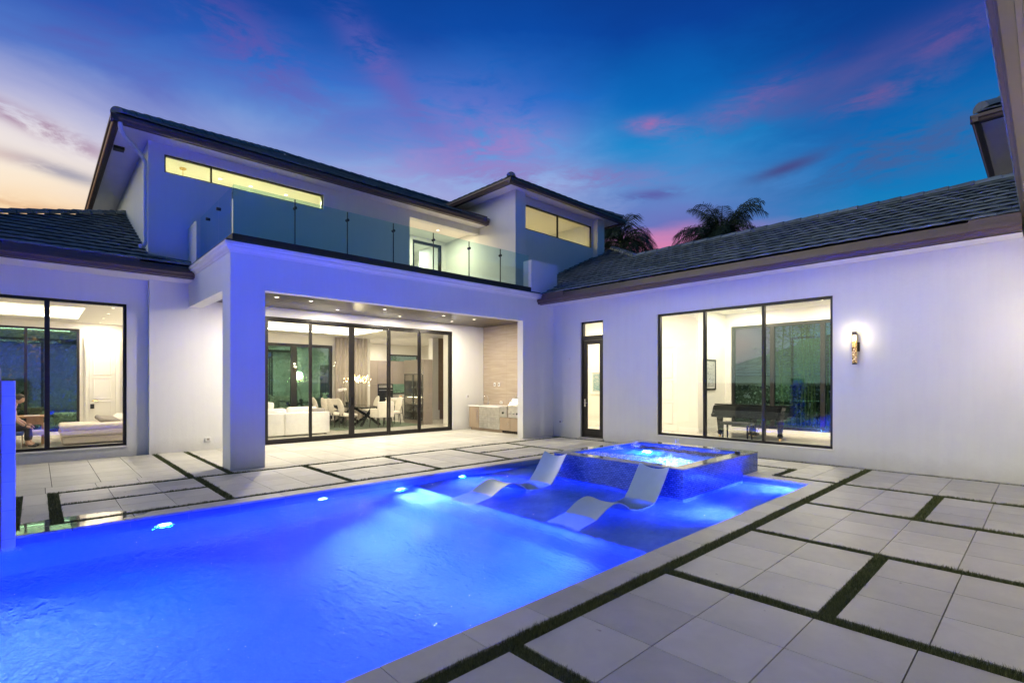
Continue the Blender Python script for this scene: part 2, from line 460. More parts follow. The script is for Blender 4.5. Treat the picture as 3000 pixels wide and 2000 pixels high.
# ------------------------------------------------------------------ sky
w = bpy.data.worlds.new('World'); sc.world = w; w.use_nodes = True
nt = NT(w.node_tree)
for n in list(nt.n): nt.n.remove(n)
out = nt.node('ShaderNodeOutputWorld'); bg = nt.node('ShaderNodeBackground'); nt.l.new(bg.outputs[0], out.inputs[0])
d = nt.vmath('NORMALIZE', nt.node('ShaderNodeTexCoord').outputs['Generated']).outputs[0]
Fv = (math.cos(YAW), math.sin(YAW), 0); Rv = (math.sin(YAW), -math.cos(YAW), 0)
x = nt.vmath('DOT_PRODUCT', d, Rv).outputs[1]; y = nt.vmath('DOT_PRODUCT', d, Fv).outputs[1]
sep = nt.node('ShaderNodeSeparateXYZ'); nt.l.new(d, sep.inputs[0]); z = sep.outputs[2]
az = nt.math('ARCTAN2', x, y); el = nt.math('ARCSINE', z)
azd = nt.math('MULTIPLY', az, 180 / PI); eld = nt.math('MULTIPLY', el, 180 / PI)
sv = nt.node('ShaderNodeCombineXYZ')      # stretched cloud space
nt.l.new(nt.math('MULTIPLY', azd, .05), sv.inputs[0]); nt.l.new(nt.math('MULTIPLY', eld, .16), sv.inputs[1])
nA = nt.noise(sv.outputs[0], 1.0, 6, .55, .5); nB = nt.math('ADD', nt.noise(sv.outputs[0], 2.6, 8, .66, .8), nt.math('MULTIPLY', nt.math('SUBTRACT', nt.noise(sv.outputs[0], 11, 5, .6, .5), .5), .3))
eln = nt.math('ADD', eld, nt.math('MULTIPLY', nt.math('SUBTRACT', nA, .5), 5))
t = nt.math('DIVIDE', eln, 50)
def P(e): return max(0, e / 50)
west = nt.ramp(t, [(0, lin(150, 80, 50)), (P(9), lin(222, 150, 90)), (P(12.5), lin(252, 212, 155)), (P(16.5), lin(250, 234, 214)), (P(19.5), lin(230, 222, 226)), (P(22.5), lin(172, 175, 216)), (P(26), lin(78, 118, 200)), (P(30), lin(35, 80, 175)), (P(40), lin(10, 40, 118)), (1, lin(5, 28, 90))])
mid = nt.ramp(t, [(0, lin(110, 90, 110)), (P(12), lin(190, 160, 195)), (P(17), lin(172, 166, 212)), (P(21), lin(152, 172, 224)), (P(25), lin(96, 148, 217)), (P(29), lin(30, 110, 202)), (P(34), lin(0, 72, 165)), (P(42), lin(0, 45, 125)), (1, lin(0, 30, 95))])
ce = nt.ramp(t, [(0, lin(120, 70, 90)), (P(13), lin(232, 130, 165)), (P(14.8), lin(205, 130, 180)), (P(16.5), lin(105, 115, 188)), (P(20), lin(90, 140, 205)), (P(24), lin(0, 135, 205)), (P(28), lin(0, 105, 188)), (P(34), lin(0, 65, 155)), (P(42), lin(0, 45, 125)), (1, lin(0, 30, 95))])
east = nt.ramp(t, [(0, lin(40, 80, 120)), (P(12), lin(40, 140, 190)), (P(17), lin(0, 122, 188)), (P(22), lin(0, 102, 178)), (P(28), lin(0, 66, 150)), (P(36), lin(0, 48, 128)), (1, lin(0, 28, 90))])
def sstep(v, a, b):
    n = nt.node('ShaderNodeMapRange', interpolation_type='SMOOTHSTEP'); nt.put(n.inputs[0], v); n.inputs[1].default_value = a; n.inputs[2].default_value = b
    return n.outputs[0]
azn = nt.math('ADD', azd, nt.math('MULTIPLY', nt.math('SUBTRACT', nB, .5), 9))
col = nt.mix(sstep(azn, -44, -18), west, mid)
col = nt.mix(sstep(azn, 2, 14), col, ce)
col = nt.mix(sstep(azn, 17, 36), col, east)
sw_ = nt.ramp(t, [(0, lin(150, 165, 165)), (P(8), lin(240, 232, 200)), (P(20), lin(228, 222, 200)), (P(32), lin(150, 160, 172)), (1, lin(10, 50, 115))])  # unseen south-west sky, kept pale and neutral to light the right wall
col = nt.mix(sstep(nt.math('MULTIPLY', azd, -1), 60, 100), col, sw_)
so_ = nt.ramp(t, [(0, lin(50, 95, 130)), (P(12), lin(30, 105, 160)), (P(25), lin(8, 90, 160)), (P(40), lin(5, 62, 135)), (1, lin(0, 34, 98))])
col = nt.mix(sstep(nt.math('MULTIPLY', azd, -1), 115, 150), col, so_)
col = nt.mix(sstep(azd, 60, 110), col, so_)
def blob(a0, e0, sx, sy, ang, c, amt, nz, thr=.42, wid=.25, pw=1):
    """a cloud: a soft patch of sky round a direction, torn by noise"""
    global col
    da = nt.math('SUBTRACT', azd, a0); de = nt.math('SUBTRACT', eld, e0)
    ca, sa = math.cos(R(ang)), math.sin(R(ang))
    u = nt.math('DIVIDE', nt.math('ADD', nt.math('MULTIPLY', da, ca), nt.math('MULTIPLY', de, sa)), sx)
    v = nt.math('DIVIDE', nt.math('SUBTRACT', nt.math('MULTIPLY', de, ca), nt.math('MULTIPLY', da, sa)), sy)
    q = nt.math('ADD', nt.math('MULTIPLY', u, u), nt.math('MULTIPLY', v, v))
    g = nt.math('EXPONENT', nt.math('MULTIPLY', q, -1))
    k = nt.math('MULTIPLY', g, sstep(nz, thr, thr + wid))
    col = nt.mix(nt.math('MULTIPLY', k, amt, clamp=True), col, c)
blob(-38, 27.5, 11, 3.5, -8, lin(105, 82, 168), .6, nA, .45)
blob(-27, 30, 8, 2.6, -25, lin(110, 78, 165), .55, nB, .36)
blob(-22, 26, 14, 4, 5, lin(100, 100, 190), .45, nA, .3)
blob(-5, 25.8, 8.5, 4.2, -4, lin(120, 118, 200), .8, nB, .28, .3)
blob(-2, 24.6, 6, 1.8, 10, lin(165, 125, 195), .65, nB, .34, .3)
blob(-9, 22.8, 12, 2.6, 4, lin(160, 140, 205), .6, nB, .35, .4)
blob(-14, 30.5, 6, 1.6, -40, lin(105, 95, 180), .7, nB, .3)
blob(15.6, 26.0, 2.6, .7, -4, lin(205, 100, 155), .7, nB, .25, .45)
blob(24, 26.2, 6, 1.3, 12, lin(140, 100, 170), .65, nB, .30, .42)
blob(31, 26.4, 12, 1.7, 7, lin(95, 92, 160), .65, nA, .3, .4)
blob(42, 27.4, 4.5, 1.2, 6, lin(150, 90, 145), .5, nB, .34, .4)
blob(36, 24.6, 4, .9, 4, lin(140, 88, 145), .65, nB, .33, .4)
blob(38, 20, 9, 2.0, 4, lin(70, 92, 150), .8, nB, .34)
blob(28.5, 20.4, 3.0, .55, 10, lin(66, 74, 135), .95, nA, .2)
blob(15.5, 19.6, 3.4, .6, 2, lin(86, 84, 160), .8, nB, .3)
blob(6, 21.8, 10, 1.2, -2, lin(146, 112, 178), .7, nB, .36)
blob(-43, 20.2, 4.5, .7, -14, lin(150, 100, 140), .95, nB, .32)
blob(-41.5, 17.2, 3.2, .55, -8, lin(120, 128, 162), .75, nB, .25)
blob(-45, 17.6, 3.0, .5, -4, lin(200, 170, 170), .5, nB, .3)
blob(-44, 13.4, 9, 1.0, -4, lin(205, 140, 95), .75, nB, .36)
# the last light of a sun just below the horizon
sky = nt.node('ShaderNodeTexSky', sky_type='NISHITA'); sky.sun_disc = False; sky.sun_elevation = R(-1.0); sky.sun_rotation = R(-2)
col2 = nt.node('ShaderNodeMix', data_type='RGBA', blend_type='ADD'); col2.inputs[0].default_value = .02
nt.l.new(col, col2.inputs[6]); nt.l.new(sky.outputs[0], col2.inputs[7])
nt.l.new(col2.outputs[2], bg.inputs[0]); nt.l.new(nt.math('ADD', 1, nt.math('MULTIPLY', nt.math('MULTIPLY', sstep(nt.math('MULTIPLY', azd, -1), 60, 105), sstep(nt.math('ADD', azd, 180), 28, 70)), 2.6)), bg.inputs[1])  # unseen south-west sector brightened to light the right wall, slabs and roofs

# ------------------------------------------------------------------ ground
X0, X1, Y0, Y1 = -9, 24, -7, 26
g = MB(); B = 900
for a, b, c, e in ((-B, B, -B, Y0), (-B, B, Y1, B), (-B, X0, Y0, Y1), (X1, B, Y0, Y1)): g.face([(a, c, -.06), (b, c, -.06), (b, e, -.06), (a, e, -.06)])
struct(g.build('lawn', 'lawn'), 'dark green lawn beyond the house', 'lawn')
PX0, PX1, PY0, PY1 = -6.5, 9.11, 2.67, 7.58     # pool
SX0, SX1, SY0, SY1 = 7.0, 9.8, 3.73, 6.3        # spa
SZ = .355; WZ = -.10
def holed(mb, xs, ys, z, hole):
    for i in range(len(xs) - 1):
        for j in range(len(ys) - 1):
            if hole(( xs[i] + xs[i + 1]) / 2, (ys[j] + ys[j + 1]) / 2): continue
            mb.face([(xs[i], ys[j], z), (xs[i + 1], ys[j], z), (xs[i + 1], ys[j + 1], z), (xs[i], ys[j + 1], z)])
inpool = lambda a, b: (PX0 < a < PX1 and PY0 < b < PY1)
base = MB()
holed(base, [X0, PX0, PX1, X1], [Y0, PY0, PY1, Y1], -.032, inpool)
struct(base.build('patio_base', 'grout'), 'dark bedding under the patio slabs', 'ground')

deck = MB(); turf_rects = []
GAP = .004
def slab(x0, x1, y0, y1, mb=None, g=GAP):
    (mb or deck).box(x0 + g, x1 - g, y0 + g, y1 - g, -.03, 0)
def pave(xs, ys):
    for i in range(len(xs) - 1):
        for j in range(len(ys) - 1): slab(xs[i], xs[i + 1], ys[j], ys[j + 1])
def turf(x0, x1, y0, y1): turf_rects.append((x0, x1, y0, y1))
# near side: modules of slabs divided by turf strips
BS = [(.27, .39), (2.11, 2.23), (3.955, 4.085), (5.785, 5.9), (7.62, 7.745), (9.445, 9.57), (11.40, 11.48)]
mods = [(BS[k][1], BS[k + 1][0]) for k in range(6)]
def thirds(a, b): return [a + (b - a) * k / 3 for k in range(4)]
YB = [-.4, -.02, .555, 1.13, 1.705, 2.27]
YT = [-.4, -.02, .515, 1.03]; YT2 = [1.14, 1.705, 2.27]
for k, (a, b) in enumerate(mods):
    if k in (2, 4): pave(thirds(a, b), YT); pave(thirds(a, b), YT2); turf(a, b, 1.03, 1.14)
    else: pave(thirds(a, b), YB)
for k in range(6): turf(BS[k][0], BS[k][1], -.4, 2.27)
pave([-3.2, -2.6, -1.45, -.9, -.3, .27], YB)
turf(-2, 11.40, 2.27, 2.39)
for y0, y1 in ((-.4, 10.38),): turf(11.40, 11.48, y0, y1)
for k in range(18): slab(11.48, 11.6, -.4 + k * .6, min(.2 + k * .6, 10.38))
# right of the pool and spa
turf(9.445, 9.565, 2.39, 3.25); turf(9.445, 10.46, 3.25, 3.37); turf(10.36, 10.46, 3.37, 7.8)
pave([9.565, 10.17, 10.79, 11.40], [2.39, 2.82, 3.25]); pave([10.46, 10.93, 11.40], [3.25, 3.83, 4.41, 4.99, 5.57, 6.15, 6.73, 7.31, 7.89])
# coping
coping = MB()
cx = [-6.78, -6.22, -5.64, -5.06, -4.48, -3.9, -3.32, -2.74, -2.16, -1.58, -1.0, -.29, .29, .87, 1.45, 2.04, 2.62, 3.2, 3.78, 4.36, 4.94, 5.52, 6.1, 6.68, 7.26, 7.84, 8.42, 9.11]
for a, b in zip(cx, cx[1:]): slab(a, b, 2.39, 2.67, coping, .0015)
slab(9.11, 9.445, 2.39, 2.82, coping, .0015); slab(9.11, 9.445, 2.82, 3.25, coping, .0015); slab(9.11, 9.445, 3.25, 3.6, coping, .0015)
for a, b in ((9.11, 9.5), (9.5, 10.0), (10.0, 10.36)): slab(a, b, 3.6, 3.725, coping, .0015)
slab(9.445, 10.36, 3.37, 3.6, coping, .0015)
for k in range(7): slab(9.805, 10.36, 3.725 + k * .6, 3.725 + (k + 1) * .6, coping, .0015)
for a, b in zip(cx, cx[1:]): slab(a, b, 7.58, 7.88, coping, .0015)
slab(9.11, 9.805, 6.31, 7.1, coping, .0015); slab(9.11, 10.36, 7.1, 7.88, coping, .0015)
for k in range(8): slab(-6.78, -6.5, 2.67 + k * .614, 2.67 + (k + 1) * .614, coping, .0015)
struct(coping.build('pool_coping', 'paver', bevel=.006), 'pale stone coping round the pool', 'coping')
# far side
YA = (10.05, 10.165)
FB = [(.11, .23), (1.95, 2.065), (3.775, 3.89), (5.555, 5.67), (7.375, 7.495), (9.19, 9.31)]
fm = [(FB[k][1], FB[k + 1][0]) for k in range(5)] + [(9.31, 11.40)]
turf(.11, 11.40, *YA); turf(.23, 10.36, 7.88, 7.975)
for k, (a, b) in enumerate(fm):
    if k % 2 == 0 and k < 5:
        turf(a, b, 9.04, 9.125); pave(thirds(a, b), [7.975, 8.5, 9.04]); pave(thirds(a, b), [9.125, 9.58, 10.05])
    else: pave(thirds(a, b), [7.975, 8.49, 9.01, 9.53, 10.05])
for k in range(6): turf(FB[k][0], FB[k][1], 7.975, 10.05)
# left field and the porch floor
ylist = [10.165 + .565 * k for k in range(8)]; ylist[-1] = 14.05
turf(-.25, -.15, 7.88, 10.165)
pave([-.15, .11], [7.88, 8.6, 9.32, 10.165])
pave([-6, -5.4, -4.8, -4.2, -3.6, -3.0, -2.4, -1.8, -1.2, -.6, -.25], [7.88, 8.45, 9.02, 9.6, 10.165])
for k in range(7):
    yy = [ylist[k], ylist[k + 1]]
    off = 0 if k else .08
    pave([-6, -5.4, -4.8, -4.2, -3.6, -3.0, -2.4, -1.8, -1.2, -.6, .17 - off, .77 - off, 1.32 - off, 1.90], yy)
    pave([2.005, 2.51], yy)
    if k == 0: pave([2.61, 3.21, 3.81, 4.41, 5.01, 5.61, 6.21, 6.81, 7.41, 8.01, 8.61, 9.21, 9.81, 10.41, 11.40], [10.165, 10.48])
    pave([2.61, 3.21, 3.81, 4.41, 5.01, 5.61, 6.21, 6.81, 7.41, 8.01, 8.61, 9.21, 9.81, 10.41, 11.01, 11.78], [10.48 if k == 0 else yy[0], yy[1]])
turf(1.90, 2.005, 10.165, 14.03); turf(2.51, 2.61, 10.165, 14.03)
struct(deck.build('patio_slabs', 'paver', recalc=False), 'pale square stone slabs of the pool patio', 'patio')

tf = MB(); rnd = random.Random(3)
for (a, b, c, e) in turf_rects: tf.face([(a, c, -.018), (b, c, -.018), (b, e, -.018), (a, e, -.018)])
for (a, b, c, e) in turf_rects:
    area = (b - a) * (e - c)
    dist = math.hypot((a + b) / 2, (c + e) / 2)
    pieces = max(1, int(max(b - a, e - c) / .5))
    for q in range(pieces):
        if (b - a) > (e - c): aa, bb, cc, ee = a + (b - a) * q / pieces, a + (b - a) * (q + 1) / pieces, c, e
        else: aa, bb, cc, ee = a, b, c + (e - c) * q / pieces, c + (e - c) * (q + 1) / pieces
        dist = math.hypot((aa + bb) / 2, (cc + ee) / 2)
        dens = 26000 if dist < 5 else (14000 if dist < 8 else (6000 if dist < 11 else 3500))
        wd = .0022 if dist < 5 else (.0035 if dist < 8 else .006)
        for k in range(int((bb - aa) * (ee - cc) * dens)):
            px, py = rnd.uniform(aa, bb), rnd.uniform(cc, ee); an = rnd.uniform(0, 2 * PI); h = rnd.uniform(.022, .047) * (.9 + .25 * math.sin(px * 7.3 + py * 5.1) * math.sin(px * 2.9 - py * 3.7))
            lx, ly = rnd.gauss(0, .012), rnd.gauss(0, .012); ux, uy = math.cos(an) * wd, math.sin(an) * wd
            i = len(tf.v)
            tf.v += [(px - ux, py - uy, -.018), (px + ux, py + uy, -.018), (px + lx, py + ly, -.018 + h)]; tf.f.append((i, i + 1, i + 2))
tag(tf.build('turf', 'turf', recalc=False), 'dark green turf strips between the stone slabs', 'grass', None, 'stuff')

# ------------------------------------------------------------------ pool
pb = MB(); D = -1.35
steps = [(PX0, 3.85, D), (3.85, 4.27, -.95), (4.27, 4.72, -.62), (4.72, PX1, -.30)]
for k, (a, b, zz) in enumerate(steps):
    pb.face([(a, PY0, zz), (b, PY0, zz), (b, PY1, zz), (a, PY1, zz)])
    if k: pb.face([(a, PY0, steps[k - 1][2]), (a, PY1, steps[k - 1][2]), (a, PY1, zz), (a, PY0, zz)])
pb.face([(PX0, PY0, D), (PX1, PY0, D), (PX1, PY0, -.26), (PX0, PY0, -.26)]); pb.face([(PX0, PY1, D), (PX1, PY1, D), (PX1, PY1, -.26), (PX0, PY1, -.26)])
pb.face([(PX0, PY0, D), (PX0, PY1, D), (PX0, PY1, -.26), (PX0, PY0, -.26)]); pb.face([(PX1, PY0, D), (PX1, PY1, D), (PX1, PY1, -.26), (PX1, PY0, -.26)])
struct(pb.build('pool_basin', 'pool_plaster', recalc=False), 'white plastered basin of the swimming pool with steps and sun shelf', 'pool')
tb = MB()
tb.box(PX0, PX1, PY1, PY1 + .03, -.26, -.0305); tb.box(PX0, PX1, PY0 - .03, PY0, -.26, -.0305)
tb.box(PX0 - .03, PX0, PY0, PY1, -.26, -.0305); tb.box(PX1, PX1 + .03, PY0, SY0, -.26, -.0305)
struct(tb.build('waterline_band', 'waterline_tile'), 'blue tile band along the pool waterline', 'pool')
wt = MB(); xs = [PX0 - .01, SX0 + .05, PX1 + .01]; ys = [PY0 - .01, SY0 + .05, PY1 + .01]
for i in range(2):
    for j in range(2):
        if i == 1 and j == 1: continue
        wt.face([(xs[i], ys[j], WZ), (xs[i + 1], ys[j], WZ), (xs[i + 1], ys[j + 1], WZ), (xs[i], ys[j + 1], WZ)])
wt.face([(xs[1], SY1 - .05, WZ), (xs[2], SY1 - .05, WZ), (xs[2], ys[2], WZ), (xs[1], ys[2], WZ)])
struct(wt.build('pool_water', 'water', recalc=False, merge=True), 'bright blue lit pool water', 'water')

BLUE = (.0004, .0350, 1.0)
def pool_light(loc, dirv, label, power, spot=R(150), group='underwater pool lights', tilt=-.25, white=60, aim=0):
    t_ = thing('pool_light', loc, label, 'pool light', group)
    dv = Vector(dirv)
    a = MB(); b = MB()
    rot = dv.to_track_quat('Z', 'Y').to_matrix()
    a.lathe(0, 0, [(.085, 0), (.085, .014), (.06, .018), (.06, 0)], 20); b.lathe(0, 0, [(.058, .002), (.058, .014), (.03, .022)], 20)
    for mb, nm, mt in ((a, 'trim', 'chrome'), (b, 'lens', 'pool_lens')):
        mb.v = [tuple(rot @ Vector(v) + Vector(loc)) for v in mb.v]; mb.build(nm, mt, t_, True)
    lamp('SPOT', 'pool_lamp', Vector(loc) + dv * .05, power, BLUE, .05, t_, (dv.x + aim, dv.y, tilt), spot, .9)
    lamp('SPOT', 'pool_lamp', Vector(loc) + dv * .05, white, (.85, .84, 1.0), .05, t_, (dv.x + aim, dv.y, tilt), R(105), .7)
PW = 2250
pool_light((1.16, PY1 - .001, -.19), (0, -1, 0), 'lit underwater light in far pool wall nearest the blue pier', PW * .8, R(120), white=14, aim=-.35)
pool_light((3.16, PY1 - .001, -.19), (0, -1, 0), 'lit underwater light in far pool wall opposite the porch pillar', PW * 1.1, R(120), white=190, aim=.45)
pool_light((5.81, PY1 - .001, -.19), (0, -1, 0), 'lit underwater light in far pool wall beside the left lounger', PW * .6, white=60)
pool_light((-.6, PY0 + .001, -.25), (0, 1, 0), 'underwater light in the near pool wall, closest to the camera', PW * .5, white=75)
pool_light((3.3, PY0 + .001, -.3), (0, 1, 0), 'underwater light in the near pool wall below the steps', PW * .8, R(90), tilt=-.1, white=120, aim=.3)
pool_light((4.50, PY1 - .001, -.40), (0, -1, 0), 'underwater light in far pool wall at the edge of the sun shelf', PW * .7, R(110), tilt=-.12, white=260)
pool_light((6.75, PY0 + .001, -.2), (0, 1, 0), 'underwater light in the near wall of the sun shelf', PW * .5, white=130)
pool_light((9.0, PY0 + .001, -.2), (0, 1, 0), 'underwater light in the shelf corner below the spa', PW * .5, white=130)
pool_light((-.75, PY1 - .001, -.19), (0, -1, 0), 'underwater light in far pool wall just left of the pier', PW * .9, white=900)
pool_light((-3.2, PY1 - .001, -.19), (0, -1, 0), 'unseen added underwater light in far pool wall left of the pier', PW * 1.6, white=25)  # from here on: unseen lamps added to throw blue light on the facade
pool_light((-3.2, PY0 + .001, -.25), (0, 1, 0), 'unseen added underwater light in near pool wall left of the camera', PW * 1.4, white=25)
pool_light((-5.6, PY1 - .001, -.19), (0, -1, 0), 'unseen added underwater light at the far left end of the pool', PW * 1.4, white=25)

# ------------------------------------------------------------------ spa
spa = thing('raised_spa', (8.4, 5, 0), 'square raised spa clad in blue glass mosaic, bubbling and lit from inside', 'spa')
sw = MB(); RW = .2
for a, b, c, e in ((SX0, SX1, SY0, SY0 + RW), (SX0, SX1, SY1 - RW, SY1), (SX0, SX0 + RW, SY0 + RW, SY1 - RW), (SX1 - RW, SX1, SY0 + RW, SY1 - RW)):
    sw.box(a, b, c, e, -.31, SZ - .02)
sw.build('tiled_wall', 'spa_mosaic', spa)
rm = MB()
pmat('wet_rim', (.30, .31, .27), .05, 0, .3, 5)
o_ = .008
for a, b, c, e in ((SX0 - o_, SX1 + o_, SY0 - o_, SY0 + RW + o_), (SX0 - o_, SX1 + o_, SY1 - RW - o_, SY1 + o_), (SX0 - o_, SX0 + RW + o_, SY0 + RW + o_, SY1 - RW - o_), (SX1 - RW - o_, SX1 + o_, SY0 + RW + o_, SY1 - RW - o_)):
    rm.box(a, b, c, e, SZ - .018, SZ)
rm.build('rim', 'wet_rim', spa)
fl = MB(); fl.box(SX0 + RW, SX1 - RW, SY0 + RW, SY1 - RW, -.31, -.04); fl.build('spa_floor', 'pool_plaster', spa)
wv = MB(); NX, NY = 60, 56
for i in range(NX + 1):
    for j in range(NY + 1):
        px = SX0 + RW + (SX1 - SX0 - 2 * RW) * i / NX; py = SY0 + RW + (SY1 - SY0 - 2 * RW) * j / NY
        ed = min(i, NX - i, j, NY - j)
        hz = (math.sin(px * 23 + py * 9) + math.sin(px * 11 - py * 27) + math.sin(py * 37 + px * 5)) * .006 * min(1, ed / 6)
        wv.v.append((px, py, SZ - .025 + hz))
for i in range(NX):
    for j in range(NY):
        a = i * (NY + 1) + j; wv.f.append((a, a + NY + 1, a + NY + 2, a + 1))
wv.build('spa_water', 'spa_water_mat', spa, True, recalc=False)
def foam_patch(mb, cx_, cy_, rx, ry, h, n=900, seed=1):
    r_ = random.Random(seed)
    for k in range(n):
        t_ = r_.random() ** .6; a = r_.uniform(0, 2 * PI)
        px, py = cx_ + rx * t_ * math.cos(a), cy_ + ry * t_ * math.sin(a)
        if not (SX0 + RW + .03 < px < SX1 - RW - .03 and SY0 + RW + .03 < py < SY1 - RW - .03): continue
        zz = SZ - .025 + h * (1 - t_) * r_.random(); s_ = r_.uniform(.012, .035)
        n0 = Vector((r_.gauss(0, .5), r_.gauss(0, .5), 1)).normalized(); u = n0.orthogonal().normalized(); v_ = n0.cross(u)
        mb.face([Vector((px, py, zz)) + (u * math.cos(q) + v_ * math.sin(q)) * s_ for q in (0, PI / 3, 2 * PI / 3, PI, 4 * PI / 3, 5 * PI / 3)])
fm_ = MB()
foam_patch(fm_, 7.65, 4.32, .42, .40, .08, 900, 1); foam_patch(fm_, 7.45, 4.95, .28, .7, .07, 650, 2); foam_patch(fm_, 7.4, 5.6, .3, .3, .05, 220, 3)
tag(fm_.build('foam', 'foam', spa, recalc=False), kind='stuff')
jm = MB()
for k, (jx, jy, jh) in enumerate(((8.85, 5.75, .16), (9.3, 5.1, .22), (9.35, 4.35, .12), (7.7, 4.35, .14), (8.3, 5.8, .08))):
    r_ = random.Random(20 + k)
    for q in range(230):
        t_ = r_.random(); a = r_.uniform(0, 2 * PI); rr = .13 * (1 - t_ * .8) * r_.random() ** .6
        c_ = Vector((jx + rr * math.cos(a), jy + rr * math.sin(a), SZ - .02 + jh * t_)); s_ = r_.uniform(.004, .013) * (1.2 - t_)
        n0 = Vector((r_.gauss(0, 1), r_.gauss(0, 1), r_.gauss(0, 1))).normalized(); u = n0.orthogonal().normalized(); v_ = n0.cross(u)
        jm.face([c_ + u * s_, c_ + v_ * s_ * 1.8, c_ - u * s_, c_ - v_ * s_ * 1.8])
tag(jm.build('jet_spray', 'foam', spa, recalc=False), kind='stuff')
SPB = (.03, .12, 1.0)
lamp('POINT', 'spa_lamp', (7.68, 4.32, .16), 90, (.40, .62, 1.0), .06, spa)
lamp('POINT', 'spa_lamp', (8.7, 5.4, .12), 120, SPB, .06, spa)
# drain cap standing on the rim
dc = MB(); dc.lathe(9.15, 3.83, [(.045, SZ), (.045, SZ + .05), (.03, SZ + .06)], 16); tag(dc.build('drain_cap', 'black_plastic', None, True), 'small black cap standing on the wet spa rim', 'cap')

# ------------------------------------------------------------------ loungers
def lounger_mesh(label):
    t_ = thing('pool_lounger', (0, 0, 0), label, 'lounger', 'moulded loungers standing on the sun shelf')
    key = [(4.74, -.285), (4.86, -.225), (5.02, -.14), (5.2, -.04), (5.38, .045), (5.53, .088), (5.66, .085), (5.80, .03), (5.95, -.075), (6.08, -.15), (6.22, -.185), (6.36, -.16), (6.48, -.085), (6.58, .01), (6.68, .125), (6.77, .24), (6.85, .345), (6.92, .435)]
    # smooth resample (Catmull-Rom)
    pts = []
    for k in range(len(key) - 1):
        p0, p1, p2, p3 = key[max(k - 1, 0)], key[k], key[k + 1], key[min(k + 2, len(key) - 1)]
        for q in range(3):
            u = q / 3
            f = lambda i: .5 * (2 * p1[i] + (p2[i] - p0[i]) * u + (2 * p0[i] - 5 * p1[i] + 4 * p2[i] - p3[i]) * u * u + (3 * p1[i] - p0[i] - 3 * p2[i] + p3[i]) * u ** 3)
            pts.append((f(0), f(1)))
    pts.append(key[-1])
    x0 = pts[0][0]; W = .54; NW = 10; TH = .038
    m_ = MB(); n = len(pts)
    top = []; bot = []
    for k, (px, pz) in enumerate(pts):
        a = pts[max(k - 1, 0)]; b = pts[min(k + 1, n - 1)]
        tx, tz = b[0] - a[0], b[1] - a[1]; L = math.hypot(tx, tz); nx, nz = -tz / L, tx / L
        fr = k / (n - 1); dish = .03 + .03 * max(0, fr - .75) * 4
        rt, rb = [], []
        for q in range(NW + 1):
            v_ = q / NW * 2 - 1
            ed = TH * (.5 + .5 * math.sqrt(max(0, 1 - abs(v_) ** 8)))
            cv = -dish * (1 - v_ * v_)
            # the top edge of the back dips in the middle
            ex = -.05 * (1 - v_ * v_) * max(0, fr - .9) * 10
            sx_ = tx / L * ex; sz_ = tz / L * ex
            rt.append((px - x0 + nx * cv + sx_, v_ * W / 2, pz + nz * cv + sz_))
            rb.append((px - x0 + nx * (cv - ed) + sx_, v_ * W / 2 * .985, pz + nz * (cv - ed) + sz_))
        top.append(rt); bot.append(rb)
    def add(rows, flip):
        i = len(m_.v)
        for r_ in rows: m_.v += r_
        for k in range(n - 1):
            for q in range(NW):
                f = (i + k * (NW + 1) + q, i + (k + 1) * (NW + 1) + q, i + (k + 1) * (NW + 1) + q + 1, i + k * (NW + 1) + q + 1)
                m_.f.append(f[::-1] if flip else f)
        return i
    it = add(top, True); ib = add(bot, False)
    for k in range(n - 1):
        for q in (0, NW):
            m_.f.append((it + k * (NW + 1) + q, it + (k + 1) * (NW + 1) + q, ib + (k + 1) * (NW + 1) + q, ib + k * (NW + 1) + q))
    for k in (0, n - 1):
        for q in range(NW): m_.f.append((it + k * (NW + 1) + q, it + k * (NW + 1) + q + 1, ib + k * (NW + 1) + q + 1, ib + k * (NW + 1) + q))
    o = m_.build('shell', 'lounger_resin', t_, True, local=True, merge=True)
    o.modifiers.new('s', 'SUBSURF').levels = 1; o.modifiers['s'].render_levels = 1
    sl = MB()  # small moulded mark near the foot end
    pts2 = [(.62 + .012 * math.sin(q / 6 * 2 * PI), -.03 + .05 * q / 6, 0) for q in range(7)]
    return t_
l1 = lounger_mesh('white moulded lounger nearer the camera, its back against the spa corner')
l1.location = (4.74, 4.20, -.035); l1.rotation_euler.z = R(-1.0)
l2 = copy_tree(l1); l2['label'] = 'white moulded lounger farther from the camera, by the far pool wall'
l2.location = (4.62, 6.07, -.03); l2.rotation_euler.z = R(.5)

# ------------------------------------------------------------------ fountain pier at the left
pier = thing('fountain_pier', (-.5, 7.7, 0), 'low pier beside the pool at the left, blue lit post beside grey stone', 'pier')
mosaic('pier_plaster', (.50, .52, .58, 1), (.58, .60, .66, 1), (.3, .32, .38, 1), .35, .3, .30)
a = MB(); a.box(-.275, -.168, 7.50, 7.62, -.2, 1.665); a.build('post', 'pier_plaster', pier, bevel=.006)
a = MB(); a.box(-1.5, -.28, 7.46, 7.66, -.2, 1.80); a.build('stone_cladding', 'pier_stone', pier, bevel=.01)

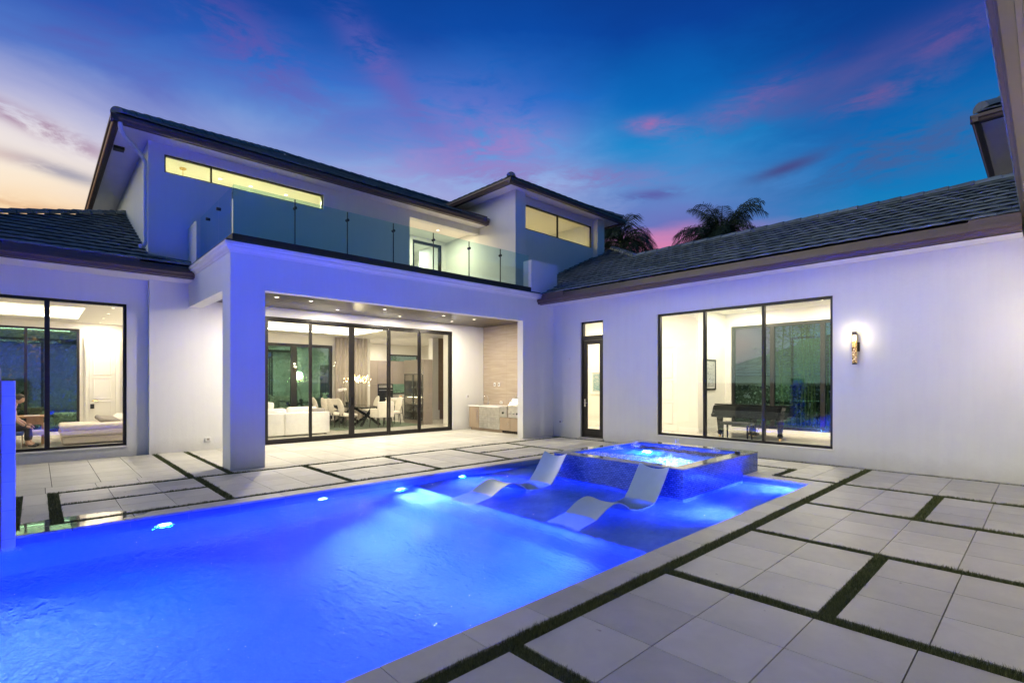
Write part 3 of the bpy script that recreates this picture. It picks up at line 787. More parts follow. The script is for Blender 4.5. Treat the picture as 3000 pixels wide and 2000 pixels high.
# ------------------------------------------------------------------ the house
H = thing('house', (6, 14, 0), 'white two storey house round the pool with dark tiled roofs and lit rooms', 'house', None)
H['kind'] = 'thing'
T = .25
def wallpart(axis, t0, t1, a0, a1, z0, z1, holes=(), mat='stucco', name='wall'):
    return MB().wall(axis, t0, t1, a0, a1, z0, z1, holes).build(name, mat, H)
def window(axis, t, a0, a1, z0, z1, mull=(), fr=.05, dp=.08, glass='window_glass', name='window', inward=1, hbar=(), mw=None, fmat='bronze'):
    """framed glazing in an opening; t = centre plane"""
    f = MB(); mw = mw or fr
    P = (lambda a, b, c, e, z_, y_: (a, b, c, e, z_, y_)) if axis == 'y' else (lambda a, b, c, e, z_, y_: (c, e, a, b, z_, y_))
    f.box(*P(a0, a0 + fr, t - dp / 2, t + dp / 2, z0, z1)); f.box(*P(a1 - fr, a1, t - dp / 2, t + dp / 2, z0, z1))
    f.box(*P(a0 + fr, a1 - fr, t - dp / 2, t + dp / 2, z0, z0 + fr)); f.box(*P(a0 + fr, a1 - fr, t - dp / 2, t + dp / 2, z1 - fr, z1))
    for m_ in mull: f.box(*P(m_ - mw / 2, m_ + mw / 2, t - dp / 2 - .003, t + dp / 2 + .003, z0 + fr, z1 - fr))
    for b_ in hbar: f.box(*P(a0 + fr, a1 - fr, t - dp / 2 - .002, t + dp / 2 + .002, b_ - fr / 2, b_ + fr / 2))
    root = f.build(name, fmat, H, bevel=.004)
    edges = [a0 + fr] + [m_ for m_ in mull] + [a1 - fr]
    for k in range(len(edges) - 1):
        p = MB(); a = edges[k] - (0 if k == 0 else -mw / 2); b = edges[k + 1] - (0 if k == len(edges) - 2 else mw / 2)
        q = P(a - .008, b + .008, t, t, z0 + fr - .008, z1 - fr + .008)
        if axis == 'y': p.face([(q[0], t, q[4]), (q[1], t, q[4]), (q[1], t, q[5]), (q[0], t, q[5])])
        else: p.face([(t, q[2], q[4]), (t, q[3], q[4]), (t, q[3], q[5]), (t, q[2], q[5])])
        p.build('pane', glass, root, recalc=False)
    return root
# right wing, wall along Y at x = 11.6
XW = 11.6
WY0, WY1, WZ0, WZ1 = 2.97, 6.90, .30, 3.385
DY0, DY1, DZ0, DZ1 = 8.60, 9.41, .05, 3.40
wallpart('x', XW, XW + T, -.4, 10.48, -.03, 4.0, [(WY0, WY1, WZ0, WZ1), (DY0, DY1, DZ0, DZ1)])
window('x', XW + .10, WY0, WY1, WZ0, WZ1, (5.67, 4.32), .055, .10)
f = MB(); s_ = .014
for (a, b, c, e) in ((WY0 - .03, WY1 + .03, WZ0 - .028, WZ0 - .001),): f.box(XW - .03, XW + .12, a, b, c, e)
f.build('window_sill', 'stucco_trim', H)
# slim glazed door with transom
dr = MB()
t = XW + .10
fr = .055
dr.box(t - .05, t + .05, DY0, DY0 + fr, DZ0, DZ1); dr.box(t - .05, t + .05, DY1 - fr, DY1, DZ0, DZ1); dr.box(t - .05, t + .05, DY0 + fr, DY1 - fr, DZ1 - fr, DZ1)
dr.box(t - .05, t + .05, DY0 + fr, DY1 - fr, 2.86, 2.99); dr.box(t - .05, t + .05, DY0 + fr, DY1 - fr, DZ0, DZ0 + .03)
dpart = dr.build('door', 'bronze', H, bevel=.004); dpart['label'] = 'slim glazed door with dark frame and transom'
lf = MB(); st = .12
lf.box(t - .03, t + .03, DY0 + fr + .004, DY0 + fr + st, DZ0 + .035, 2.855); lf.box(t - .03, t + .03, DY1 - fr - st, DY1 - fr - .004, DZ0 + .035, 2.855)
lf.box(t - .03, t + .03, DY0 + fr + st, DY1 - fr - st, DZ0 + .035, DZ0 + .25); lf.box(t - .03, t + .03, DY0 + fr + st, DY1 - fr - st, 2.74, 2.855)
lf.build('leaf', 'bronze', dpart, bevel=.004)
p = MB(); p.face([(t, DY0 + fr + st, DZ0 + .25), (t, DY1 - fr - st, DZ0 + .25), (t, DY1 - fr - st, 2.74), (t, DY0 + fr + st, 2.74)]); p.build('pane', 'window_glass', dpart, recalc=False)
p = MB(); p.face([(t, DY0 + fr, 2.99), (t, DY1 - fr, 2.99), (t, DY1 - fr, DZ1 - fr), (t, DY0 + fr, DZ1 - fr)]); p.build('pane', 'window_glass', dpart, recalc=False)
hd = MB(); hd.tube([(t - .03, DY1 - fr - .06, 1.05), (t - .08, DY1 - fr - .06, 1.05), (t - .085, DY1 - fr - .2, 1.05)], .010); hd.box(t - .036, t - .0305, DY1 - fr - .085, DY1 - fr - .035, .93, 1.15)
hd.build('handle', 'chrome', dpart, True)
th = MB(); th.box(XW - .06, XW + .16, DY0 - .02, DY1 + .02, .002, DZ0 - .002); th.build('threshold', 'stone_coping', H)
# porch: pillar, beams, end wall
PYF = 10.48
MB().box(2.63, 3.24, PYF, 11.03, 0.001, 3.43).build('pillar', 'stucco', H)
MB().box(2.63, 11.6, PYF, 10.71, 3.43, 4.10).build('beam', 'stucco', H)
MB().box(2.63, 2.90, 10.71, 14.05, 3.43, 4.10).build('beam', 'stucco', H)
MB().box(10.29, 11.6, PYF, 10.71, 0.001, 3.43).build('wall', 'stucco', H)
MB().box(11.78, 12.0, 10.71, 14.05, -.02, 3.7).build('wall', 'vein_stone', H)['label'] = 'wall clad in banded beige stone'
MB().box(11.6, 11.78, 10.48, 10.71, -.02, 4.1).build('wall', 'stucco', H)
MB().box(2.90, 11.78, 10.71, 14.05, 3.62, 3.66).build('ceiling', 'ceiling_planks', H)['label'] = 'dark plank porch ceiling'
MB().box(2.90, 11.6, 10.71, 14.08, 4.10, 4.36).build('balcony_floor', 'stone_coping', H)
# cornice round the top of the beam
def cornice_profile(): return [(0, 4.09), (-.02, 4.09), (-.03, 4.12), (-.055, 4.135), (-.08, 4.165), (-.085, 4.20), (-.11, 4.215), (-.115, 4.265), (-.02, 4.28), (0, 4.28)]
c = MB()
prof = cornice_profile()
n = len(prof)
for (a, b) in [((2.63, PYF), (11.0, PYF))]:
    i = len(c.v)
    c.v += [(2.63 + o, PYF + o, z_) for o, z_ in prof] + [(11.0, PYF + o, z_) for o, z_ in prof] + [(2.63 + o, 14.05, z_) for o, z_ in prof]
    for k in range(n - 1):
        c.f.append((i + k, i + k + 1, i + n + k + 1, i + n + k)); c.f.append((i + k, i + 2 * n + k, i + 2 * n + k + 1, i + k + 1))
    c.f.append(tuple(i + n + k for k in range(n)))
c.build('cornice', 'stucco_trim', H)
MB().box(2.63, 11.0, PYF, 10.71, 4.10, 4.278).box(2.63, 2.90, 10.71, 14.05, 4.10, 4.278).build('parapet', 'stucco', H)
pmat('metal_coping', (.05, .06, .06), .35, .6)
MB().box(2.54, 10.95, 10.40, 10.72, 4.282, 4.31).box(2.54, 2.84, 10.72, 14.0, 4.282, 4.31).build('coping_cap', 'metal_coping', H)
# balcony rail
rail = MB().box(2.66, 10.62, 10.47, 10.55, 4.312, 4.44).box(2.66, 2.74, 10.55, 13.2, 4.312, 4.44).build('balcony_rail', 'dark_curb', H, bevel=.004)
RX = [2.68, 3.82, 4.94, 6.07, 7.19, 8.32, 9.43, 10.55]
for a, b in zip(RX, RX[1:]):
    gpn = MB(); gpn.face([(a + .006, 10.51, 4.441), (b - .006, 10.51, 4.441), (b - .006, 10.51, 5.37), (a + .006, 10.51, 5.37)]); gpn.build('glass_panel', 'rail_glass', rail, recalc=False)
for a, b in ((10.52, 11.62), (11.63, 12.5), (12.51, 13.2)):
    gpn = MB(); gpn.face([(2.70, a + .006, 4.441), (2.70, b - .006, 4.441), (2.70, b - .006, 5.37), (2.70, a + .006, 5.37)]); gpn.build('glass_panel', 'rail_glass', rail, recalc=False)
cl = []
for x_ in RX[1:-1]:
    MB().tube([(x_, 10.47, 5.18), (x_, 10.55, 5.18)], .032, 14).build('clamp', 'black_plastic', rail, True)
    MB().box(x_ - .008, x_ + .008, 10.498, 10.522, 4.441, 5.36).build('joint_strip', 'dark_curb', rail)
for y_ in (11.625, 12.505):
    MB().tube([(2.66, y_, 5.18), (2.74, y_, 5.18)], .032, 14).build('clamp', 'black_plastic', rail, True)
MB().box(2.62, 2.78, 13.2, 14.08, 4.36, 5.3).build('parapet', 'stucco', H)
MB().box(10.62, 11.76, 10.46, 10.80, 4.20, 5.255).build('parapet', 'stucco', H, bevel=.008)
# the rear wall of the porch with the sliding door, and the wall left of the porch
YB_ = 14.05
SLX0, SLX1, SLZ1 = 3.50, 10.42, 3.38
wallpart('y', YB_, YB_ + T, 1.86, 12.0, -.03, 4.36, [(SLX0, SLX1, -.03, SLZ1)])
def slider():
    t = YB_ + .14
    f = MB(); f.box(SLX0, SLX1, t - .09, t + .09, SLZ1 - .06, SLZ1); f.box(SLX1 - .05, SLX1, t - .09, t + .09, 0, SLZ1 - .06); f.box(SLX0, SLX0 + .05, t - .09, t + .09, 0, SLZ1 - .06)
    f.box(SLX0 + .05, SLX1 - .05, t - .09, t + .09, -.02, .012)
    root = f.build('sliding_door', 'bronze', H, bevel=.003); root['label'] = 'wide dark framed sliding glass door'
    xs = [3.55, 4.40, 5.58, 6.81, 8.03, 9.13, 10.37]
    for k in range(6):
        a, b = xs[k], xs[k + 1]; off = (-.05, -.02, .02, .02, -.02, -.05)[k]
        wl = .085 if k in (3,) else .05; wr = .085 if k in (2,) else .05
        q = MB(); q.box(a, a + wl, t + off - .02, t + off + .02, .013, SLZ1 - .061); q.box(b - wr, b, t + off - .02, t + off + .02, .013, SLZ1 - .061)
        q.box(a + wl, b - wr, t + off - .02, t + off + .02, .013, .12); q.box(a + wl, b - wr, t + off - .02, t + off + .02, SLZ1 - .12, SLZ1 - .061)
        q.build('sash', 'bronze', root, bevel=.003)
        p = MB(); p.face([(a + wl, t + off, .12), (b - wr, t + off, .12), (b - wr, t + off, SLZ1 - .12), (a + wl, t + off, SLZ1 - .12)]); p.build('pane', 'window_glass', root, recalc=False)
    h = MB()
    for x_ in (6.81 - .045, 6.81 + .045): h.box(x_ - .012, x_ + .012, t - .04, t - .005, .95, 1.2)
    h.build('handle', 'black_plastic', root)
slider()
# left wing: study window wall
wallpart('y', 14.22, 14.22 + T, -2.2, 1.86, -.03, 4.0, [(-1.55, 1.47, .225, 3.40)])
window('y', 14.22 + .12, -1.55, 1.47, .225, 3.40, (.15,), .06, .10, mw=.085)
MB().box(-1.6, 1.5, 14.19, 14.33, .195, .223).build('window_sill', 'stucco_trim', H)
MB().box(-2.2, -1.95, 14.47, 21.3, -.03, 4.0).build('wall', 'stucco', H)
# upper storey
UZ = 7.18
UWX0, UWX1, UWZ0, UWZ1 = 2.15, 5.90, 6.515, 6.945
wallpart('y', 14.06, 14.06 + T, 1.84, 8.71, 4.36, UZ, [(UWX0, UWX1, UWZ0, UWZ1)])
window('y', 14.06 + .09, UWX0, UWX1, UWZ0, UWZ1, (3.12,), .035, .08)
MB().box(8.71, XW, 14.06, 14.06 + T, 6.95, UZ).build('beam', 'stucco', H)
MB().box(1.84, 1.84 + T, 14.31, 23.5, 4.0, UZ).build('wall', 'stucco', H)
MB().box(8.46, 8.71, 14.31, 16.1, 4.36, UZ).build('wall', 'stucco_trim', H)
MB().box(8.71, XW + .5, 14.06, 16.4, 4.10, 4.358).build('balcony_floor', 'stone_coping', H)
MB().box(8.71, XW, 14.31, 16.1, 7.06, 7.12).build('ceiling', 'interior_ceiling', H)
wallpart('y', 16.1, 16.3, 8.46, 11.9, 4.36, UZ, [(10.1, 11.42, 4.40, 6.93)], 'stucco_trim')
window('y', 16.2, 10.1, 11.42, 4.40, 6.93, (), .10, .1, name='balcony_door')
# tower
TX0, TX1, TY0, TY1 = XW, 16.5, 12.17, 18.0
TZ = 8.07
TWY = 12.41
MB().box(TX0, 12.07, TY0, 12.60, 4.36, TZ).build('pilaster', 'stucco', H)
MB().box(16.05, TX1, TY0, 12.60, 4.36, TZ).build('pilaster', 'stucco', H)
MB().box(TX0, TX0 + .22, 12.60, 18, 4.36, TZ).build('wall', 'stucco', H)
MB().box(TX1 - .2, TX1, 12.60, 18, 4.0, TZ).build('wall', 'stucco', H)
wallpart('y', TWY, TWY + .2, 12.07, 16.05, 4.0, TZ, [(12.13, 16.0, 6.94, 7.80)])
window('y', TWY + .06, 12.13, 16.0, 6.94, 7.80, (14.02,), .04, .06)
# ---- roofs
UND = {}
PIT = .457; CT = 1 / math.sqrt(1 + PIT * PIT); ST = PIT * CT
def courses(mb, P0, e, up, lo, hi, L, sp=.33, wave=.012, th=.056):
    """tile courses on a slope. P0 eave origin, e = unit eave direction, up = plan direction of the slope; lo/hi(d) eave limits at plan distance d"""
    e = Vector(e); up = Vector(up); nrm = Vector((-up.x * ST, -up.y * ST, CT)); s3 = Vector((up.x * CT, up.y * CT, ST)); P0 = Vector(P0)
    k = 0; s = 0.0; und = UND.setdefault(id(mb), MB())
    while s < L - .02:
        s1 = min(s + sp, L)
        d0, d1 = s * CT, s1 * CT
        a0, b0, a1, b1 = lo(d0), hi(d0), lo(d1), hi(d1)
        if b0 - a0 > .05:
            tl = .305; nt_ = max(1, int((b0 - a0) / tl)); jit = (k % 2) * .5
            cuts = [0.0] + [min(1, max(0, (q + jit) / nt_)) for q in range(1, nt_)] + [1.0]
            for q in range(len(cuts) - 1):
                u0, u1 = cuts[q], cuts[q + 1]
                if u1 - u0 < .002: continue
                g_ = .004 / max(.1, (b0 - a0))
                seg = 4; i = len(mb.v)
                for r_ in range(seg + 1):
                    u = u0 + g_ + (u1 - u0 - 2 * g_) * r_ / seg
                    wv_ = wave * math.sin(PI * r_ / seg)
                    A = P0 + e * (a0 + (b0 - a0) * u) + s3 * s
                    Bp = P0 + e * (a1 + (b1 - a1) * u) + s3 * (s1 + .0)
                    mb.v += [tuple(A + nrm * (th - .026 + wv_)), tuple(A + nrm * (th + wv_)), tuple(Bp + nrm * (.012 + wv_)), tuple(A + s3 * .16 + nrm * (.01 + wv_))]
                for r_ in range(seg):
                    p_ = i + r_ * 4
                    mb.f.append((p_, p_ + 4, p_ + 5, p_ + 1)); mb.f.append((p_ + 1, p_ + 5, p_ + 6, p_ + 2)); mb.f.append((p_, p_ + 3, p_ + 7, p_ + 4))
            und.face([P0 + e * a0 + s3 * s - nrm * .004, P0 + e * b0 + s3 * s - nrm * .004, P0 + e * b1 + s3 * s1 - nrm * .004, P0 + e * a1 + s3 * s1 - nrm * .004])
        s = s1; k += 1
def caps(mb, A, Bp, r=.12, seg=.40):
    """overlapping half-round ridge tiles from A to Bp"""
    A, Bp = Vector(A), Vector(Bp); dv = Bp - A; L = dv.length; dv.normalize(); side = dv.cross(Vector((0, 0, 1))).normalized(); up = side.cross(dv)
    n = max(1, int(L / seg))
    for k in range(n):
        p0 = A + dv * (L * k / n - .03); p1 = A + dv * (L * (k + 1) / n)
        i = len(mb.v); N = 8
        for (p, rr) in ((p0, r * 1.12), (p0, r * .12), (p1, r * .92)):
            for q in range(N + 1):
                an = PI * q / N
                mb.v.append(tuple(p + side * math.cos(an) * rr + up * (math.sin(an) * rr * .85)))
        for q in range(N):
            mb.f.append((i + q, i + q + 1, i + N + 1 + q + 1, i + N + 1 + q))
            mb.f.append((i + q, i + 2 * (N + 1) + q, i + 2 * (N + 1) + q + 1, i + q + 1))
def under(pts, name='roof_deck'):
    m_ = MB(); m_.face(pts); return m_.build(name, 'dark_curb', None)
def gutter(mb, p0, p1, outd, zb, ht=.145, wd=.13):
    """K profile trough from p0 to p1 (plan points of the fascia line); outd = plan direction away from the building"""
    ox, oy = outd
    prof = [(0, 0), (.075, 0), (.09, .02), (.10, .06), (wd, .085), (wd, ht), (wd - .012, ht), (wd - .012, .10), (.02, .09), (0, .09)]
    i = len(mb.v); n = len(prof)
    for (px, py) in (p0, p1): mb.v += [(px + ox * a, py + oy * a, zb + b) for a, b in prof]
    for k in range(n):
        q = (k + 1) % n; mb.f.append((i + k, i + q, i + n + q, i + n + k))
    mb.f.append(tuple(i + k for k in range(n))); mb.f.append(tuple(i + n + k for k in reversed(range(n))))
def roof(eave_parts, label=None):
    pass
# left wing roof
ze = 4.27; EY = 13.45
rt = MB()
d1 = 14.06 - EY
courses(rt, (0, EY, ze), (1, 0, 0), (0, 1, 0), lambda d: -2.85 + d, lambda d: 2.62 if d < d1 - .02 else 1.845, 6.6 / CT * .96)
leftroof = rt.build('roof', 'roof_tile', H, recalc=False); leftroof['label'] = 'low dark tiled roof over the left wing'
cp = MB(); hz_ = 6.3; caps(cp, (-2.85, EY, ze + .04), (-2.85 + hz_, EY + hz_, ze + PIT * hz_ + .04)); cp.build('hip_cap', 'roof_tile', leftroof, True)
fs = MB(); courses(fs, (-2.85, EY, ze), (0, -1, 0), (1, 0, 0), lambda d: -6, lambda d: -d, 6.3, .33); fs.build('side_slope', 'roof_tile', leftroof, recalc=False)
gt = MB(); gutter(gt, (-3, EY), (2.62, EY), (0, -1), 4.015); gt.build('gutter', 'gutter_brown', leftroof)
fl_ = MB(); fl_.box(-.48, 1.62, EY - .005, EY + .012, 4.16, 4.33); fl_.build('splash_guard', 'flashing', leftroof)
MB().box(-2.9, 2.62, EY + .002, EY + .03, 4.0, 4.26).build('fascia', 'gutter_brown', leftroof)
MB().box(-2.9, 2.62, EY + .03, 14.3, 3.985, 4.0).build('soffit', 'stucco_trim', leftroof)
# right wing roof
ze2 = 4.24; EX = 11.0
rt = MB()
def lo2(d): return -5 if d < 3.15 else 9.15 + (d - 3.1)
def hi2(d): return 10.46 if d < .78 else (12.39 if d > .95 else 12.16)
courses(rt, (EX, 0, ze2), (0, 1, 0), (1, 0, 0), lo2, hi2, 6.4 / CT)
rroof = rt.build('roof', 'roof_tile', H, recalc=False); rroof['label'] = 'long dark tiled roof over the right wing'
cp = MB(); caps(cp, (EX + 3.12, -5, ze2 + PIT * 3.12 + .03), (EX + 3.12, 9.2, ze2 + PIT * 3.12 + .03)); caps(cp, (EX + 3.1, 9.15, ze2 + PIT * 3.1 + .03), (EX + 6.3, 12.35, ze2 + PIT * 6.3 + .03))
cp.build('ridge_cap', 'roof_tile', rroof, True)
bk = MB(); bk.face([(EX + 3.12, -5, ze2 + PIT * 3.12), (EX + 6.3, -5, ze2 - .03), (EX + 6.3, 9.2, ze2 - .03), (EX + 3.12, 9.2, ze2 + PIT * 3.12)])
bk.face([(EX + 3.1, 9.2, ze2 + PIT * 3.1), (EX + 6.3, 12.38, ze2 + PIT * 6.3), (EX + 12, 12.38, ze2 + PIT * 6.3), (EX + 12, 9.2 - 0, ze2 + PIT * 3.1)])
bk.build('back_slope', 'roof_tile', rroof)
gt = MB(); gutter(gt, (EX, .285), (EX, 10.62), (-1, 0), 3.965); gt.build('gutter', 'gutter_brown', rroof)
MB().box(EX + .002, EX + .03, .285, 10.47, 3.95, 4.23).build('fascia', 'gutter_brown', rroof)
MB().box(EX + .03, XW + .1, .285, 10.47, 3.975, 3.99).build('soffit', 'stucco_trim', rroof)
MB().box(EX - .012, EX + .005, 9.55, 10.62, 4.10, 4.27).build('splash_guard', 'flashing', rroof)
MB().box(EX - .012, EX + .005, .29, .9, 4.10, 4.26).build('splash_guard', 'flashing', rroof)
# south wing: eave over the photographer, wall behind
MB().wall('y', -.65, -.4, -3, XW + T, -.03, 4.0, [(3.7, 5.5, .3, 3.3)]).build('wall', 'stucco', H)
sr = MB(); courses(sr, (0, .285, ze2), (1, 0, 0), (0, -1, 0), lambda d: -4, lambda d: 11 + d, 5, .33)
sroof = sr.build('roof', 'roof_tile', H, recalc=False); sroof['label'] = 'roof edge overhead at the right'
gt = MB(); gutter(gt, (-4, .155), (EX - .0, .155), (0, 1), 4.085, .16); gt.build('gutter', 'eave_paint', sroof)
MB().box(-4, EX - .14, .12, .153, 4.07, 4.25).build('fascia', 'gutter_brown', sroof)
MB().box(-4, XW, -.42, .118, 4.06, 4.075).build('soffit', 'eave_paint', sroof)
window('y', -.5, 3.7, 5.5, .3, 3.3, (4.6,), .06, .1)
# upper main roof
ze3 = 7.30; UX = 1.24; UY = 13.45
rt = MB(); courses(rt, (0, UY, ze3), (1, 0, 0), (0, 1, 0), lambda d: UX + d, lambda d: 11.58 if d < 1.2 else 13, 5.3 / CT)
mroof = rt.build('roof', 'roof_tile', H, recalc=False); mroof['label'] = 'dark tiled roof of the upper storey'
sd = MB(); courses(sd, (UX, 24.05, ze3), (0, -1, 0), (1, 0, 0), lambda d: d, lambda d: 10.6 - d, 5.2 / CT); sd.build('side_slope', 'roof_tile', mroof, recalc=False)
cp = MB(); caps(cp, (UX - .0, UY - .0, ze3 + .02), (UX + 5.3, UY + 5.3, ze3 + PIT * 5.3 + .05), .13); caps(cp, (UX + 5.3, UY + 5.3, ze3 + PIT * 5.3 + .04), (17, UY + 5.3, ze3 + PIT * 5.3 + .04)); cp.build('hip_cap', 'roof_tile', mroof, True)
gt = MB(); gutter(gt, (UX - .13, UY), (11.45, UY), (0, -1), 7.10); gutter(gt, (UX, UY - .13), (UX, 24), (-1, 0), 7.10); gt.build('gutter', 'gutter_brown', mroof)
MB().box(UX + .002, 11.45, UY + .002, UY + .03, 7.09, 7.30).box(UX + .002, UX + .03, UY + .03, 24, 7.09, 7.30).build('fascia', 'gutter_brown', mroof)
MB().box(UX + .03, 11.58, UY + .03, 14.2, 7.165, 7.18).box(UX + .03, 2.0, 14.2, 24, 7.165, 7.18).build('soffit', 'stucco_trim', mroof)
MB().box(10.35, 11.45, UY - .012, UY + .004, 7.24, 7.42).build('splash_guard', 'flashing', mroof)
# tower roof
ze4 = 8.20; QX, QY, QX1 = 11.05, 11.80, 17.2
rt = MB(); courses(rt, (0, QY, ze4), (1, 0, 0), (0, 1, 0), lambda d: QX + d, lambda d: QX1 - d, 3.05 / CT)
troof = rt.build('roof', 'roof_tile', H, recalc=False); troof['label'] = 'hipped roof of the tower at the corner'
sd = MB(); courses(sd, (QX, 19, ze4), (0, -1, 0), (1, 0, 0), lambda d: -1, lambda d: 7.2 - d, 3.05 / CT); sd.build('side_slope', 'roof_tile', troof, recalc=False)
sd = MB(); courses(sd, (QX1, QY, ze4), (0, 1, 0), (-1, 0, 0), lambda d: d, lambda d: 8, 3.05 / CT); sd.build('side_slope', 'roof_tile', troof, recalc=False)
cp = MB(); caps(cp, (QX - .02, QY - .02, ze4 + .03), (QX + 3.07, QY + 3.07, ze4 + PIT * 3.07 + .05), .13); caps(cp, (QX1, QY, ze4 + .05), (QX1 - 3.07, QY + 3.07, ze4 + PIT * 3.07 + .05), .13); cp.build('hip_cap', 'roof_tile', troof, True)
gt = MB(); gutter(gt, (QX - .13, QY), (QX1 + .13, QY), (0, -1), 8.0); gutter(gt, (QX, QY - .13), (QX, 15.2), (-1, 0), 8.0); gutter(gt, (QX1, QY - .13), (QX1, 18), (1, 0), 8.0); gt.build('gutter', 'gutter_brown', troof)
MB().box(QX + .002, QX1 - .002, QY + .002, QY + .03, 7.99, 8.2).box(QX + .002, QX + .03, QY + .03, 18, 7.99, 8.2).box(QX1 - .03, QX1 - .002, QY + .03, 18, 7.99, 8.2).build('fascia', 'gutter_brown', troof)
MB().box(QX + .03, QX1 - .03, QY + .03, 12.62, 8.06, 8.075).box(QX + .03, TX0 + .1, 12.62, 18, 8.06, 8.075).box(TX1 - .1, QX1 - .03, 12.62, 18, 8.06, 8.075).build('soffit', 'stucco_trim', troof)
# roof behind, beyond the tower
rt = MB(); courses(rt, (0, 14.9, 8.42), (1, 0, 0), (0, 1, 0), lambda d: 17.3, lambda d: 26 - d, 3)
broof = rt.build('roof', 'roof_tile', H, recalc=False); broof['label'] = 'small roof edge visible behind the tower'
gt = MB(); gutter(gt, (17.3, 14.9), (26, 14.9), (0, -1), 8.22); gt.build('gutter', 'gutter_brown', broof)
MB().box(17.3, 26, 14.9, 15.8, 8.19, 8.21).build('soffit', 'stucco_trim', broof)
wallpart('y', 15.6, 15.8, 17.3, 25.5, 4, 8.19)
# upper storey at the far right
GX, GY, ze5 = 14.50, 1.02, 7.32
rt = MB(); courses(rt, (GX, 0, ze5), (0, 1, 0), (1, 0, 0), lambda d: -6, lambda d: GY - d, 4)
groof = rt.build('roof', 'roof_tile', H, recalc=False); groof['label'] = 'upper roof corner at the far right'
sd = MB(); courses(sd, (0, GY, ze5), (1, 0, 0), (0, -1, 0), lambda d: GX + d, lambda d: 24, 4); sd.build('side_slope', 'roof_tile', groof, recalc=False)
cp = MB(); caps(cp, (GX + .05, GY - .05, ze5 + .08), (GX + 3.5, GY - 3.5, ze5 + PIT * 3.5 + .05), .17); cp.build('hip_cap', 'roof_tile', groof, True)
gt = MB(); gutter(gt, (GX, GY + .13), (GX, -6), (-1, 0), 7.12); gutter(gt, (GX - .13, GY), (24, GY), (0, 1), 7.12); gt.build('gutter', 'gutter_brown', groof)
MB().box(GX + .002, GX + .03, -6, GY - .03, 7.11, 7.32).box(GX + .002, 24, GY - .03, GY - .002, 7.11, 7.32).build('fascia', 'gutter_brown', groof)
MB().box(GX + .03, 24, -6, GY - .03, 7.16, 7.175).build('soffit', 'stucco_trim', groof)
MB().box(GX + .62, 24, -6, GY - .6, 4.3, 7.16).build('wall', 'stucco', H)
# downspout on the left corner of the upper storey
ds = MB()
path = [(UX + .03, UY - .06, 7.12), (UX + .05, UY + .0, 6.98), (UX + .14, UY + .12, 6.90), (1.70, 13.93, 6.72), (1.775, 13.99, 6.62), (1.78, 14.0, 6.5), (1.78, 14.0, 4.95), (1.78, 13.98, 4.80), (1.74, 13.9, 4.70), (1.66, 13.8, 4.66)]
ds.tube(path, .045, 10); ds.build('downspout', 'downspout_paint', H, True)
MB().box(1.30, 1.50, 14.9, 15.1, 7.10, 7.164).build('soffit_vent', 'black_plastic', H)

# ---- interior shells
def room(name, x0, x1, y0, y1, z0, z1, walls='', tray=None, floor='polished_floor', wm='interior_white'):
    root = MB().box(x0, x1, y0, y1, z0 - .05, z0).build(name, floor, H)
    if tray:
        tx0, tx1, ty0, ty1, th = tray
        c = MB()
        for a, b, e, f_ in ((x0, x1, y0, ty0), (x0, x1, ty1, y1), (x0, tx0, ty0, ty1), (tx1, x1, ty0, ty1)): c.box(a, b, e, f_, z1, z1 + .05)
        c.box(tx0 - .25, tx1 + .25, ty0 - .25, ty1 + .25, z1 + th, z1 + th + .04)
        for a, b, e, f_ in ((tx0 - .25, tx1 + .25, ty0 - .27, ty0 - .25), (tx0 - .25, tx1 + .25, ty1 + .25, ty1 + .27), (tx0 - .27, tx0 - .25, ty0 - .25, ty1 + .25), (tx1 + .25, tx1 + .27, ty0 - .25, ty1 + .25)): c.box(a, b, e, f_, z1 + .051, z1 + th)
        c.build('ceiling', 'interior_ceiling', root)
        s_ = MB()
        for a, b, e, f_ in ((tx0 - .2, tx1 + .2, ty0 - .17, ty0 - .12), (tx0 - .2, tx1 + .2, ty1 + .12, ty1 + .17), (tx0 - .17, tx0 - .12, ty0 - .12, ty1 + .12), (tx1 + .12, tx1 + .17, ty0 - .12, ty1 + .12)): s_.box(a, b, e, f_, z1 + .06, z1 + .10)
        s_.build('cove_light', 'cove_strip', root)
    else: MB().box(x0, x1, y0, y1, z1, z1 + .05).build('ceiling', 'interior_ceiling', root)
    for ch, fn in (('L', lambda: MB().box(x0 - .06, x0, y0, y1, z0, z1)), ('R', lambda: MB().box(x1, x1 + .06, y0, y1, z0, z1)), ('B', lambda: MB().box(x0, x1, y1, y1 + .06, z0, z1)), ('F', lambda: MB().box(x0, x1, y0 - .06, y0, z0, z1))):
        if ch in walls: fn().build('wall', wm, root)
    return root
def iwall(root, axis, t0, t1, a0, a1, z0, z1, holes=(), mat='interior_white'): return MB().wall(axis, t0, t1, a0, a1, z0, z1, holes).build('wall', mat, root)
# study
ST_ = room('study', -1.94, 2.05, 14.48, 21.0, .02, 3.52, 'LR', (-1.3, .90, 16.7, 20.0, .30))
iwall(ST_, 'y', 21.0, 21.2, -1.94, 2.05, .02, 3.52, [(-1.8, .98, .12, 3.32)])
window('y', 21.08, -1.8, .98, .12, 3.32, (-.25,), .07, .1, 'garden_glass')
